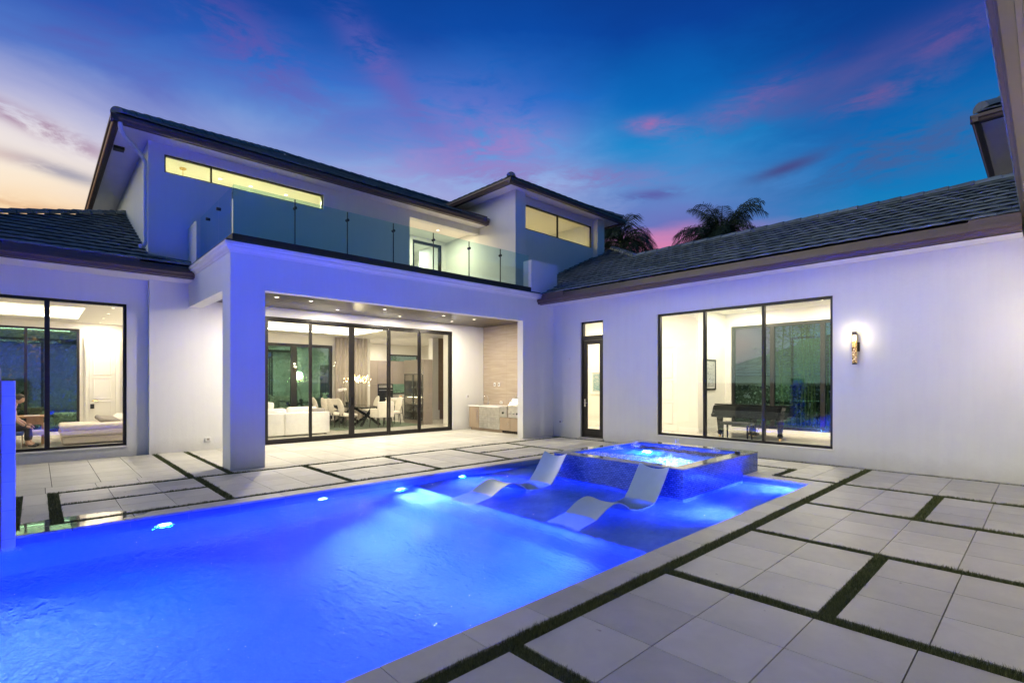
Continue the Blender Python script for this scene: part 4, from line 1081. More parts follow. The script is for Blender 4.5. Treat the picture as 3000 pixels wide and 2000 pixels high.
# living, dining and kitchen
LV = room('living_room', 2.2, 15.4, 14.32, 23.6, .02, 3.60, 'LR', (4.2, 9.75, 15.6, 20.2, .36))
iwall(LV, 'y', 21.2, 21.4, 2.2, 10.95, .02, 3.60, [(5.2, 9.3, .05, 3.22)])
window('y', 21.3, 5.2, 9.3, .05, 3.22, (6.4, 7.68), .12, .12, 'garden_glass', mw=.22)
iwall(LV, 'x', 10.95, 11.05, 21.2, 23.6, .02, 3.6)
iwall(LV, 'y', 23.6, 23.8, 10.9, 15.4, .02, 3.60, [(13.4, 15.2, 1.0, 3.1)])
window('y', 23.7, 13.4, 15.2, 1.0, 3.1, (), .08, .1, 'garden_glass')
iwall(LV, 'x', 11.55, 11.75, 14.32, 16.2, .02, 3.6)
pl = MB(); pl.box(12.55, 12.85, 18.4, 18.7, .02, 3.58); pl.box(12.51, 12.89, 18.36, 18.74, .021, .42); pl.box(13.3, 13.6, 18.4, 18.7, .02, 3.58); pl.build('pilaster', 'white_paint', LV)
MB().box(12.852, 13.298, 18.5, 18.6, .02, 3.58).build('wall_panel', 'brown_veneer', LV)
# music room and hall
MR = room('music_room', XW + T + .01, 16.5, -.39, 12.0, .10, 3.86, 'B')
MB().box(XW + T + .01, 16.5, -.45, -.395, .1, 3.86).build('wall', 'interior_white', MR)
wr = iwall(MR, 'x', 14.6, 14.75, 7.3, 12.0, .10, 3.86, [(8.0, 8.95, .10, 2.75)])
iwall(MR, 'y', 7.3, 7.42, 14.75, 16.5, .10, 3.86)
MB().box(14.57, 14.598, 7.3, 7.9, .10, .24).box(14.57, 14.598, 9.05, 12, .10, .24).box(14.57, 16.5, 7.27, 7.298, .10, .24).build('baseboard', 'white_paint', MR)
iwall(MR, 'x', 16.5, 16.7, -.39, 7.3, .10, 3.86, [(-.2, 7.12, .2, 3.45)])
window('x', 16.6, -.2, 7.12, .2, 3.45, (5.87, 4.49, 2.9, 1.3), .09, .12, 'clear_garden_glass', mw=.12)
def panel_door(parent, axis, t, a0, a1, z0, z1, mat='white_paint', sgn=-1, casing=True):
    """panelled door with casing on a wall face; sgn = side that faces the viewer along the axis"""
    q = MB(); P = (lambda a, b, c, e, z_, y_: (a, b, min(c, e), max(c, e), z_, y_)) if axis == 'y' else (lambda a, b, c, e, z_, y_: (min(c, e), max(c, e), a, b, z_, y_))
    q.box(*P(a0, a1, t, t + sgn * .03, z0, z1))
    W_ = a1 - a0; m_ = .13 * W_ / .85
    zs = [z0 + .2, z0 + (z1 - z0) * .36, z0 + (z1 - z0) * .62, z1 - .14]
    for k in range(3):
        za, zb = zs[k] + .04, zs[k + 1] - .04
        for (c_, e_, f_, g_) in ((a0 + m_, a1 - m_, za, za + .025), (a0 + m_, a1 - m_, zb - .025, zb), (a0 + m_, a0 + m_ + .025, za + .025, zb - .025), (a1 - m_ - .025, a1 - m_, za + .025, zb - .025)):
            q.box(*P(c_, e_, t + sgn * .03, t + sgn * .045, f_, g_))
    o = q.build('interior_door', mat, parent, bevel=.004)
    if casing:
        q = MB(); q.box(*P(a0 - .13, a0 - .005, t, t + sgn * .04, z0, z1 + .13)); q.box(*P(a1 + .005, a1 + .13, t, t + sgn * .04, z0, z1 + .13)); q.box(*P(a0 - .005, a1 + .005, t, t + sgn * .04, z1 + .005, z1 + .13)); q.build('door_casing', mat, parent, bevel=.004)
    return o
panel_door(H, 'x', 14.65, 8.0, 8.95, .10, 2.75)
hh = MB(); hh.tube([(14.61, 8.87, 1.08), (14.55, 8.87, 1.08), (14.55, 8.74, 1.08)], .012); hh.lathe(0, 0, [(.001, 0), (.001, 0)], 4); hh.box(14.60, 14.62, 8.84, 8.90, 1.02, 1.14); hh.build('door_handle', 'brass', H, True)
panel_door(H, 'y', 20.98, 1.20, 1.86, .02, 2.95)
panel_door(H, 'y', 20.90, 1.10, 1.18, .02, 2.85, casing=False)
hh = MB(); hh.tube([(1.28, 20.95, 1.05), (1.28, 20.88, 1.05), (1.42, 20.88, 1.05)], .014); hh.build('door_handle', 'brass', H, True)
MB().box(1.23, 1.33, 20.90, 20.91, .80, .95).build('door_tag', 'black_plastic', H)
# upper rooms
U1 = room('bedroom', 2.1, 8.4, 14.32, 18.5, 4.5, 7.12, 'LRB')
TR = room('tower_room', TX0 + .23, TX1 - .21, 12.62, 16.5, 4.5, 8.04, 'B')
UB = room('balcony_room', 9.0, 12.4, 16.32, 20, 4.4, 7.12, 'LRB')

# ------------------------------------------------------------------ lights in ceilings
def downlight(x_, y_, z_, power, label, group, col=WARM, r=.046):
    t_ = thing('recessed_light', (x_, y_, z_), label, 'ceiling light', group)
    a = MB(); a.lathe(x_, y_, [(r + .02, z_ - .001), (r + .02, z_ - .008), (r, z_ - .010), (r, z_ - .002)], 20); a.build('trim_ring', 'fixture_white', t_, True)
    b = MB(); b.lathe(x_, y_, [(r * .98, z_ - .001), (r * .98, z_ - .004)], 16); b.build('lens', 'lamp_lens', t_)
    if power: lamp('AREA', 'downlight_lamp', (x_, y_, z_ - .013), power * (1.3 if z_ < 3.61 or z_ > 3.63 else 1.0), col, .09, t_, (0, 0, -1))
    return t_
gp = 'recessed lights in the plank porch ceiling'
porch = [(4.05, 12.28, 'front row, closest to the tall pillar'), (4.85, 12.30, 'front row, second from the tall pillar'), (6.85, 12.31, 'front row, third from the tall pillar'), (8.79, 12.31, 'front row, fourth from the tall pillar'), (10.0, 12.38, 'front row, closest to the stone wall'),
         (5.97, 13.3, 'row by the sliding door, closest to the pillar'), (7.91, 13.32, 'row by the sliding door, middle one'), (9.8, 13.27, 'row by the sliding door, closest to the stone wall')]
for x_, y_, s_ in porch: downlight(x_, y_, 3.62, 120 if x_ < 4.5 else 52, 'porch ceiling light in the ' + s_, gp, WARM2)
gs = 'recessed lights in the study ceiling'
for x_, y_, s_ in ((1.40, 16.2, 'closest to the curtain'), (1.42, 17.6, 'second from the curtain'), (1.42, 19.0, 'third from the curtain'), (1.45, 20.4, 'closest to the white door')): downlight(x_, y_, 3.52, 26, 'study ceiling light ' + s_, gs, WARM2)
gl = 'recessed lights in the living room ceiling'
for x_, y_, pw, s_ in ((5.0, 15.1, 40, 'above the sofa back'), (7.4, 15.1, 40, 'between sofa and dining chairs, by the sliding door'), (9.9, 15.1, 40, 'inside the right end of the sliding door'), (10.6, 18.9, 60, 'beside the display cabinet'), (12.4, 21.8, 90, 'before the kitchen wall'), (3.4, 18.5, 50, 'behind the tall pillar, left of the sofa')):
    downlight(x_, y_, 3.60, pw, 'living room ceiling light ' + s_, gl, WARM2)
gm = 'recessed lights in the music room ceiling'
for x_, y_, pw, s_ in ((13.0, 6.0, 60, 'before the white door'), (13.0, 3.6, 60, 'over the piano keys'), (15.6, 6.3, 60, 'above the framed scribble picture'), (15.4, 4.2, 60, 'over the piano tail'), (13.2, 9.0, 70, 'behind the slim glazed door'), (13.3, 11.0, 60, 'at the end of the hall'), (13.4, 1.0, 60, 'hidden at the right of the music room')):
    downlight(x_, y_, 3.86, pw, 'music room ceiling light ' + s_, gm, WARM2)
YEL = (1, .92, .52)
gu = 'recessed lights in the upstairs bedroom ceiling'
for x_, s_ in ((3.59, 'nearest the mullion'), (4.35, 'in the middle'), (5.3, 'nearest the alcove')): downlight(x_, 15.3, 7.12, 42, 'bedroom ceiling light behind the long upper window, ' + s_, gu, (.95, .95, .50))
downlight(10.42, 14.95, 7.06, 70, 'recessed light in the balcony alcove ceiling', 'recessed lights in the balcony alcove', WARM)
downlight(10.9, 18.0, 7.12, 70, 'ceiling light behind the balcony door', None, WARM2)
lamp('AREA', 'tower_lamp', (14.2, 14.6, 7.9), 85, (1, .80, .36), .4, None, (0, 0, -1))
downlight(18.2, 14.96 + .3, 8.19, 30, 'soffit light under the roof edge behind the tower', None, YEL)
# pendants seen through the tower window
def pendant(x_, y_, zc, L, label, grp):
    t_ = thing('pendant_lamp', (x_, y_, zc), label, 'pendant', grp)
    a = MB(); a.lathe(x_, y_, [(.075, zc), (.075, zc - .03)], 18); a.build('canopy', 'brass', t_, True)
    a = MB(); a.tube([(x_, y_, zc - .03), (x_, y_, zc - L)], .008, 6); a.build('stem', 'brass', t_, True)
    a = MB(); a.lathe(x_, y_, [(.03, zc - L), (.1, zc - L - .12), (.1, zc - L - .14), (.02, zc - L - .16)], 16); a.build('lamp_shade', 'pendant_glow', t_, True)
pendant(13.05, 13.6, 8.04, 1.3, 'pendant with longer visible stem in the tower window', 'pendants in the tower room')
pendant(12.9, 14.4, 8.04, 1.5, 'pendant by the left frame of the tower window', 'pendants in the tower room')
pendant(2.72, 15.2, 7.12, .9, 'thin dark pendant stem in the long upper window', None)

# ------------------------------------------------------------------ sconces
def sconce(o, nrm, label, grp, power):
    """o = wall point at the middle of the fitting, nrm = wall normal (plan)"""
    t_ = thing('wall_sconce', (0, 0, 0), label, 'wall lamp', grp)
    a = MB(); a.box(-.065, .065, .001, .03, -.08, .10); a.box(-.022, .022, .03, .06, -.06, .08); a.build('bracket', 'bronze', t_, local=True, bevel=.004)
    a = MB(); a.box(-.038, .038, .06, .137, .235, .30); a.build('cap', 'bronze', t_, local=True, bevel=.006); a = MB(); a.box(-.037, .037, .061, .135, -.33, -.30); a.build('cap', 'bronze', t_, local=True, bevel=.006)
    m_ = M['seeded_glass']
    a = MB(); a.box(-.034, .034, .064, .132, -.299, .234); a.build('glass_column', 'seeded_glass', t_, local=True)
    for z_, s_, pw in ((.36, .03, .30), (.17, .03, 1)):
        l_ = lamp('POINT', 'sconce_lamp', (0, .125 if z_ > .3 else .19, z_), power * pw, (1, .85, .54), s_); l_.parent = t_
    t_.location = o; t_.rotation_euler.z = math.atan2(nrm[1], nrm[0]) - PI / 2
    return t_
def seeded():
    m, nt, b = newmat('seeded_glass')
    n = nt.noise(nt.pos(), 48, 3, .7)
    e = nt.ramp(n, [(.42, (.02, .012, .004, 1)), (.52, (.55, .30, .08, 1)), (.62, (1, .8, .45, 1))])
    nt.l.new(e, b.inputs['Base Color']); nt.l.new(e, b.inputs['Emission Color']); b.inputs['Emission Strength'].default_value = .55; b.inputs['Roughness'].default_value = .1
seeded()
sconce((XW, 2.575, 2.32), (-1, 0), 'bronze wall lamp with seeded glass right of the large window', None, 5.5)
sconce((10.4, -.4, 2.32), (0, 1), 'bronze wall lamp on the side wall, out at the right edge', None, 26)
sconce((6.2, -.4, 2.32), (0, 1), 'unseen bronze wall lamp added beside the photographer to warm the near slabs', None, 60)  # out of view, added to throw warm light on the near slabs

# ------------------------------------------------------------------ outlets
def outlet(o, nrm, label, vert=False, grp='weatherproof wall outlets'):
    t_ = thing('wall_outlet', (0, 0, 0), label, 'outlet', grp)
    w_, h_ = (.045, .065) if vert else (.065, .045)
    a = MB(); a.rbox(-w_, w_, .001, .035, -h_, h_, .012); a.build('cover', 'fixture_white', t_, True, local=True)
    a = MB(); a.box(-w_ * .45, w_ * .45, .0352, .038, -h_ * .55, h_ * .55); a.build('socket', 'grey_fabric', t_, local=True)
    t_.location = o; t_.rotation_euler.z = math.atan2(nrm[1], nrm[0]) - PI / 2
outlet((11.6, 10.17, .45), (-1, 0), 'white outlet low on the wall left of the slim glazed door')
outlet((3.03, 14.05, .26), (0, -1), 'white outlet low on the wall left of the tall pillar')
outlet((11.05, 14.05, 1.15), (0, -1), 'white switch on the porch rear wall above the sink', True)
outlet((11.78, 13.40, 1.56), (-1, 0), 'left white switch high on the stone wall', True)
outlet((11.78, 13.18, 1.56), (-1, 0), 'right white switch high on the stone wall', True)
outlet((11.78, 13.06, .94), (-1, 0), 'white outlet on the stone wall just above the counter')

# ------------------------------------------------------------------ outdoor kitchen
K = thing('outdoor_kitchen', (11.3, 12.4, 0), 'beige outdoor kitchen counter along the stone wall with steel drawers', 'counter')
KX = 10.93
MB().box(KX + .02, 11.77, 10.75, 13.80, .10, .80).build('cabinet', 'cabinet_beige', K)
MB().box(KX + .07, 11.77, 10.75, 13.78, .003, .099).build('plinth', 'cabinet_beige', K)
MB().box(KX - .02, 11.775, 12.20, 13.84, .815, .855).box(11.62, 11.775, 10.75, 12.20, .815, .855).build('countertop', 'quartz', K, bevel=.004)
def kdoor(name, y0, y1, z0, z1, mat, hv):
    d_ = MB().box(KX, KX + .018, y0 + .004, y1 - .004, z0 + .004, z1 - .004).build(name, mat, K, bevel=.002)
    h = MB()
    if hv == 'h': h.tube([(KX - .001, y0 + .09, z1 - .05), (KX - .03, y0 + .09, z1 - .05), (KX - .03, y1 - .09, z1 - .05), (KX - .001, y1 - .09, z1 - .05)], .006, 6)
    else:
        yy = y0 + .07 if hv == 'l' else y1 - .07
        h.tube([(KX - .001, yy, z0 + .16), (KX - .03, yy, z0 + .16), (KX - .03, yy, z1 - .12), (KX - .001, yy, z1 - .12)], .007, 6)
    h.build('handle', 'chrome', d_, True)
kdoor('cabinet_door', 13.26, 13.80, .10, .81, 'cabinet_beige', 'l')
for (z0, z1) in ((.10, .33), (.33, .565), (.565, .81)):
    kdoor('drawer', 12.75, 13.26, z0, z1, 'steel', 'h'); kdoor('drawer', 12.22, 12.75, z0, z1, 'steel', 'h')
kdoor('cabinet_door', 11.72, 12.22, .10, .50, 'cabinet_beige', 'l'); kdoor('cabinet_door', 11.22, 11.72, .10, .50, 'cabinet_beige', 'l'); kdoor('cabinet_door', 10.75, 11.22, .10, .50, 'cabinet_beige', 'l')
v_ = MB()
for k in range(14): v_.box(KX + .045, KX + .0695, 10.9 + k * .09, 10.9 + k * .09 + .055, .02, .085)
v_.build('vent_slots', 'bronze', K)
sb = thing('side_burner', (11.2, 12.0, .5), 'small steel side burner between drawers and grill', 'burner')
MB().box(KX - .01, 11.6, 11.86, 12.19, .52, .86).build('body', 'steel', sb, bevel=.006)
MB().box(KX - .016, KX - .011, 11.88, 12.17, .55, .80).build('control_panel', 'steel', sb)
MB().tube([(KX - .016, 12.02, .66), (KX - .055, 12.02, .66)], .035, 14).build('knob', 'black_plastic', sb, True)
gr = thing('gas_grill', (11.2, 11.3, .5), 'built-in stainless steel grill with closed hood', 'grill')
MB().box(KX - .01, 11.6, 10.85, 11.80, .52, .90).build('body', 'steel', gr, bevel=.006)
MB().box(KX - .03, KX - .011, 10.87, 11.78, .55, .76).build('control_panel', 'steel', gr, bevel=.004)
MB().prism([(KX - .04, .90), (KX + .02, .99), (KX + .14, 1.13), (KX + .28, 1.20), (11.55, 1.20), (11.6, .90)], 'y', 10.87, 11.76).build('hood', 'steel', gr, bevel=.015)
MB().tube([(KX + .0, 10.95, 1.03), (KX - .05, 10.95, 1.03), (KX - .05, 11.68, 1.03), (KX + .0, 11.68, 1.03)], .012, 8).build('handle', 'chrome', gr, True)
for k in range(5): MB().tube([(KX - .031, 11.66 - k * .16, .655), (KX - .075, 11.66 - k * .16, .655)], .03, 14).build('knob', 'chrome' if k != 2 else 'black_plastic', gr, True)
fc = thing('kitchen_faucet', (11.45, 13.5, .855), 'tall curved chrome faucet on the outdoor counter', 'faucet')
a = MB(); a.tube([(11.5, 13.45, .856), (11.5, 13.45, 1.08)] + [(11.5 - .10 + .10 * math.cos(q * PI / 8), 13.45 + .02 * q / 8, 1.08 + .12 * math.sin(q * PI / 8)) for q in range(1, 9)] + [(11.30, 13.47, 1.0)], .014, 10); a.build('spout', 'chrome', fc, True)
MB().tube([(11.5, 13.43, .92), (11.5, 13.36, .96)], .010, 8).build('handle', 'chrome', fc, True)
MB().lathe(11.5, 13.45, [(.03, .856), (.03, .87), (.018, .90)], 14).build('base', 'chrome', fc, True)
MB().box(11.15, 11.5, 13.2, 13.7, .8555, .858).build('sink_rim', 'steel', K)
# small round plate on the right wall
pt_ = MB(); pt_.tube([(11.599, 9.87, 2.33), (11.585, 9.87, 2.33)], .055, 20); tag(pt_.build('cover_plate', 'stucco_trim', None, True), 'small round cover plate high on the wall beside the slim door', 'cover plate')

# ------------------------------------------------------------------ living room furniture
def sofa():
    s = thing('sofa', (5.3, 16.1, .02), 'long white sofa with its back to the sliding door', 'sofa')
    MB().rbox(3.6, 5.35, 15.52, 15.74, .06, .73, .04).build('backrest', 'white_fabric', s, True)
    MB().rbox(5.36, 6.72, 15.52, 15.74, .06, .73, .04).build('backrest', 'white_fabric', s, True)
    MB().rbox(6.46, 6.74, 15.75, 16.6, .06, .62, .05).build('armrest', 'white_fabric', s, True)
    MB().rbox(3.6, 6.45, 15.75, 16.65, .10, .46, .06).build('seat', 'white_fabric', s, True)
    for k in range(3):
        MB().rbox(3.65 + k * .93, 4.56 + k * .93, 15.72, 15.95, .45, .89 - .03 * (k % 2), .09, 4).build('back_cushion', 'white_fabric', s, True)
    for x_ in (3.8, 6.6):
        for y_ in (15.6, 16.5): MB().box(x_ - .03, x_ + .03, y_ - .03, y_ + .03, .02, .075).build('leg', 'dark_wood', s)
sofa()
def cushion(loc, rz, tilt, mat, label, grp, sz=.24):
    m_ = MB(); m_.rbox(-sz, sz, -.07, .07, -sz, sz, .069, 4)
    m_.v = [(x_ * (1 - .10 * (1 - min(1, abs(z_) / sz))), y_, z_ * (1 - .10 * (1 - min(1, abs(x_) / sz)))) for x_, y_, z_ in m_.v]
    o = m_.build('throw_pillow', mat, None, True); o.location = loc; o.rotation_euler = (R(tilt), R(8), R(rz)); tag(o, label, 'pillow', grp); return o
pmat('patterned_fabric', (.5, .38, .34), .9, 0, .55, 22)
cushion((4.72, 15.88, .86), 8, -12, 'patterned_fabric', 'patterned pillow at the left end of the white sofa', 'pillows on the white sofa', .20)
cushion((4.95, 15.9, .87), -12, -14, 'white_fabric', 'plain white pillow beside the patterned one on the sofa', 'pillows on the white sofa', .2)
th_ = MB(); th_.rbox(6.2, 6.62, 15.6, 15.95, .70, .83, .05); tag(th_.build('throw_blanket', 'grey_fabric', None, True), 'dark grey throw lying over the end of the white sofa', 'blanket')
dt = thing('dining_table', (9.0, 18.3, .02), 'long dark dining table with crossed legs', 'table')
MB().rbox(8.45, 9.55, 16.75, 19.95, .70, .75, .02).build('tabletop', 'black_lacquer', dt, True)
for y_ in (17.5, 19.2):
    a = MB(); a.tube([(8.62, y_ - .3, .04), (9.0, y_, .40), (9.38, y_ + .3, .70)], .05, 8); a.tube([(9.38, y_ - .3, .04), (9.0, y_, .40), (8.62, y_ + .3, .70)], .05, 8); a.tube([(8.62, y_ + .3, .04), (9.0, y_, .40), (9.38, y_ - .3, .70)], .045, 8)
    a.build('leg', 'black_lacquer', dt, True)
rg = MB(); rg.box(7.3, 10.7, 16.3, 20.4, .021, .033); tag(rg.build('rug', 'green_rug'), 'dark rug under the dining table', 'rug')
def chair0():
    t_ = thing('dining_chair', (0, 0, 0), 'x', 'chair', 'oval backed chairs round the dining table')
    MB().rbox(-.25, .25, -.25, .25, .40, .50, .045).build('seat', 'cream_fabric', t_, True, local=True)
    b = MB(); N = 20; rings = []
    for (sx_, y_) in ((.80, -.03), (1, -.012), (1, .02), (.80, .035)):
        rings.append(len(b.v))
        for q in range(N):
            a = 2 * PI * q / N; zz = .30 * math.sin(a) * sx_
            b.v.append((.225 * math.cos(a) * sx_, -.25 + y_ - .12 * (zz + .3) / .6 + .04 * (math.cos(a) * sx_) ** 2, .74 + zz))
    for k in range(3):
        for q in range(N): b.f.append((rings[k] + q, rings[k] + (q + 1) % N, rings[k + 1] + (q + 1) % N, rings[k + 1] + q))
    b.f.append(tuple(rings[0] + q for q in range(N))); b.f.append(tuple(rings[3] + q for q in reversed(range(N))))
    b.build('backrest', 'cream_fabric', t_, True, local=True)
    for sx_ in (-1, 1):
        for sy in (-1, 1):
            MB().tube([(sx_ * .20, sy * .20, .42), (sx_ * (.21), sy * (.23 if sy < 0 else .21), .0)], [.024, .013], 8).build('leg', 'dark_wood', t_, True, local=True)
    MB().tube([(-.13, -.24, .42), (-.12, -.27, .50)], .018, 6).tube([(.13, -.24, .42), (.12, -.27, .50)], .018, 6).build('back_support', 'dark_wood', t_, True, local=True)
    return t_
ch = chair0(); first = True
spots = [(8.05, 17.05, -90, 'first from the glass door on the sofa side'), (8.0, 17.75, -90, 'second from the glass door on the sofa side'), (8.05, 18.45, -90, 'third from the glass door on the sofa side'), (8.0, 19.15, -90, 'fourth from the glass door on the sofa side'),
         (9.95, 17.3, 90, 'first from the glass door on the kitchen side'), (9.98, 18.2, 90, 'second from the glass door on the kitchen side'), (9.95, 19.1, 90, 'third from the glass door on the kitchen side')]
for x_, y_, rz, s_ in spots:
    o = ch if first else copy_tree(ch); first = False
    o.location = (x_, y_, .033); o.rotation_euler.z = R(rz + random.uniform(-5, 5)); o['label'] = 'oval backed chair, ' + s_
def armchair(loc, rz, label, mat):
    t_ = thing('dining_armchair', (0, 0, 0), label, 'armchair', None)
    MB().rbox(-.30, .30, -.28, .28, .36, .48, .04).build('seat', mat, t_, True, local=True)
    MB().rbox(-.33, .33, -.36, -.26, .36, .93, .04).build('backrest', mat, t_, True, local=True)
    for s_ in (-1, 1):
        MB().rbox(min(s_ * .25, s_ * .33), max(s_ * .25, s_ * .33), -.27, .20, .36, .68, .035).build('armrest', mat, t_, True, local=True)
        for sy in (-1, 1): MB().tube([(s_ * .27, sy * .24, .38), (s_ * .29, sy * .28, 0)], [.024, .014], 8).build('leg', 'dark_wood', t_, True, local=True)
    t_.location = loc; t_.rotation_euler.z = R(rz)
armchair((9.0, 16.45, .033), 4, 'grey beige armchair at the near end of the dining table', 'cream_fabric')
armchair((8.95, 20.25, .033), 180, 'pale armchair at the far end of the dining table', 'cream_fabric')
cd = thing('chandelier', (9.0, 18.3, 1.75), 'sparkling starburst chandelier hanging over the dining table', 'chandelier')
st_ = MB(); bl = MB(); r_ = random.Random(5)
for k in range(170):
    c_ = Vector((9.0 + r_.gauss(0, .10), 18.3 + r_.uniform(-.85, .85), 1.76 + r_.gauss(0, .05))); dv = Vector((r_.gauss(0, 1), r_.gauss(0, 1), r_.gauss(0, .8))).normalized() * r_.uniform(.08, .2)
    st_.tube([c_, c_ + dv], .004, 4); e = c_ + dv
    if k % 2 == 0:
        s_ = .013; bl.lathe(e.x, e.y, [(.003, e.z - s_), (s_, e.z), (.003, e.z + s_)], 6)
st_.build('spokes', 'brass', cd); bl.build('bulbs', 'spark_bulb', cd)
MB().tube([(9.0, 17.8, 1.8), (9.0, 17.8, 3.9)], .004, 4).tube([(9.0, 18.8, 1.8), (9.0, 18.8, 3.9)], .004, 4).build('hanging_wires', 'chrome', cd)
lamp('POINT', 'chandelier_lamp', (9, 18.3, 1.95), 45, WARM, .2, cd)
# orchid
orc = thing('orchid', (8.9, 18.9, .75), 'white orchid in a dark pot on the dining table', 'plant')
MB().lathe(8.9, 18.9, [(.07, .751), (.10, .87), (.09, .87)], 16).build('pot', 'black_lacquer', orc, True)
stm = MB(); pet = MB(); r_ = random.Random(9)
for k in range(2):
    pts = [(8.9, 18.9, .86), (8.87 - .05 * k, 18.9 + .05, 1.15), (8.80 - .06 * k, 18.85 + .1 * k, 1.36), (8.62 - .1 * k, 18.75 + .15 * k, 1.38 - .05 * k)]
    stm.tube(pts, .006, 5)
    for q in range(9):
        u = q / 8; c_ = Vector(pts[2]).lerp(Vector(pts[3]), u) + Vector((r_.gauss(0, .02), r_.gauss(0, .02), r_.gauss(0, .02)))
        for a in range(5):
            n0 = Vector((math.cos(a * 2 * PI / 5), .4, math.sin(a * 2 * PI / 5))); s_ = n0.orthogonal().normalized() * .022
            pet.face([c_, c_ + n0 * .03 + s_, c_ + n0 * .055, c_ + n0 * .03 - s_])
stm.build('stem', 'leaf', orc, True); pet.build('petals', 'petal', orc, recalc=False)
def curtain(x0, x1, y_, z0, z1, label, folds=9, axis='x', mat='curtain_fabric', grp=None):
    m_ = MB(); n = folds * 8; r_ = random.Random(int(x0 * 100))
    for k in range(n + 1):
        u = k / n; off = .05 * math.sin(u * folds * 2 * PI) + .01 * r_.random()
        for z_, q in ((z0, 1.1), ((z0 + z1) / 2, 1.0), (z1, .75)):
            m_.v.append((x0 + (x1 - x0) * u, y_ + off * q, z_) if axis == 'x' else (y_ + off * q, x0 + (x1 - x0) * u, z_))
    for k in range(n):
        for q in range(2): a = k * 3 + q; m_.f.append((a, a + 3, a + 4, a + 1))
    o = m_.build('curtain', mat, None, True, recalc=False); tag(o, label, 'curtain', grp)
    so = o.modifiers.new('s', 'SOLIDIFY'); so.thickness = .006
curtain(9.35, 10.85, 21.05, .03, 3.58, 'floor length beige curtain behind the dining table', 9)
# kitchen
kc = thing('kitchen_cabinets', (12.9, 23.3, .02), 'tall taupe kitchen wall cabinets beside the oven', 'cabinets')
for k in range(3): MB().box(11.55 + k * .85 + .004, 12.40 + k * .85 - .004, 23.0, 23.58, 1.55, 2.72).build('cabinet_door', 'taupe_laminate', kc, bevel=.003)
MB().box(11.55, 12.40, 23.0, 23.58, .04, 1.545).box(13.27, 14.1, 23.0, 23.58, .04, .9).build('base_unit', 'taupe_laminate', kc)
ov = thing('wall_oven', (12.8, 23.2, .6), 'black double oven in the kitchen wall', 'oven')
MB().box(12.41, 13.26, 23.0, 23.58, .04, 1.54).build('body', 'black_lacquer', ov); MB().box(12.46, 13.21, 22.95, 22.98, 1.22, 1.26).build('handle', 'chrome', ov); MB().box(12.46, 13.21, 22.985, 22.999, 1.36, 1.50).build('control_panel', 'steel', ov)
isl = thing('kitchen_island', (12.2, 19.8, .02), 'white kitchen island with a stone top', 'island')
MB().box(11.5, 13.6, 19.4, 20.4, .02, .90).build('base', 'white_paint', isl); MB().box(11.42, 13.7, 19.3, 20.5, .90, .95).build('countertop', 'quartz', isl, bevel=.004)
cup = thing('paper_cup', (11.62, 19.5, .95), 'orange paper cup standing on the kitchen island', 'cup'); MB().lathe(11.62, 19.5, [(.045, .951), (.055, 1.06)], 14).build('body', 'orange_paper', cup, True); MB().lathe(11.62, 19.5, [(.06, 1.061), (.058, 1.085)], 14).build('lid', 'fixture_white', cup, True)
bs = thing('bar_stool', (0, 0, 0), 'beige bar stool with dark legs at the kitchen island', 'stool')
MB().rbox(-.24, .24, -.22, .22, .64, .72, .035).build('seat', 'cream_fabric', bs, True, local=True)
b = MB(); N = 14
for z_, rr in ((.70, .25), (.82, .27), (.96, .28)):
    for q in range(N + 1):
        a = PI + PI * q / N; dip = .09 * abs(math.cos(a)) if z_ > .9 else 0
        b.v.append((rr * math.cos(a), rr * .9 * math.sin(a), z_ - dip))
for k in range(2):
    for q in range(N): a = k * (N + 1) + q; b.f.append((a, a + 1, a + N + 2, a + N + 1))
bo = b.build('backrest', 'cream_fabric', bs, True, local=True); bo.modifiers.new('s', 'SOLIDIFY').thickness = .035
for sx_ in (-1, 1):
    for sy in (-1, 1): MB().tube([(sx_ * .17, sy * .16, .66), (sx_ * .24, sy * .22, 0)], [.02, .013], 8).build('leg', 'dark_wood', bs, True, local=True)
MB().tube([(-.2, .19, .3), (.2, .19, .3)], .011, 6).tube([(-.2, -.19, .3), (.2, -.19, .3)], .011, 6).build('footrest', 'dark_wood', bs, True, local=True)
bs.location = (11.05, 18.9, .022); bs.rotation_euler.z = R(-60)
# display cabinet
dcb = thing('display_cabinet', (11.0, 17.1, .02), 'tall taupe display cabinet with lit glass doors', 'cabinet')
CX0, CX1, CY0, CY1, CZ = 10.80, 11.22, 16.45, 17.85, 2.52
cb = MB(); cb.box(CX0, CX1, CY0, CY0 + .04, .022, CZ); cb.box(CX0, CX1, CY1 - .04, CY1, .022, CZ); cb.box(CX1 - .03, CX1, CY0 + .04, CY1 - .04, .022, CZ); cb.box(CX0, CX1 - .03, CY0 + .04, CY1 - .04, 1.98, CZ); cb.box(CX0, CX1 - .03, CY0 + .04, CY1 - .04, .022, .16)
cb.build('carcass', 'taupe_laminate', dcb)
for k in range(1, 6): MB().box(CX0 + .03, CX1 - .031, CY0 + .041, CY1 - .041, .16 + k * .305, .175 + k * .305).build('shelf', 'taupe_laminate', dcb)
for z_ in (1.975, 1.06): MB().box(CX0 + .08, CX1 - .08, CY0 + .1, CY1 - .1, z_ - .02, z_ - .006).build('shelf_strip', 'shelf_light', dcb)
mid_ = (CY0 + CY1) / 2
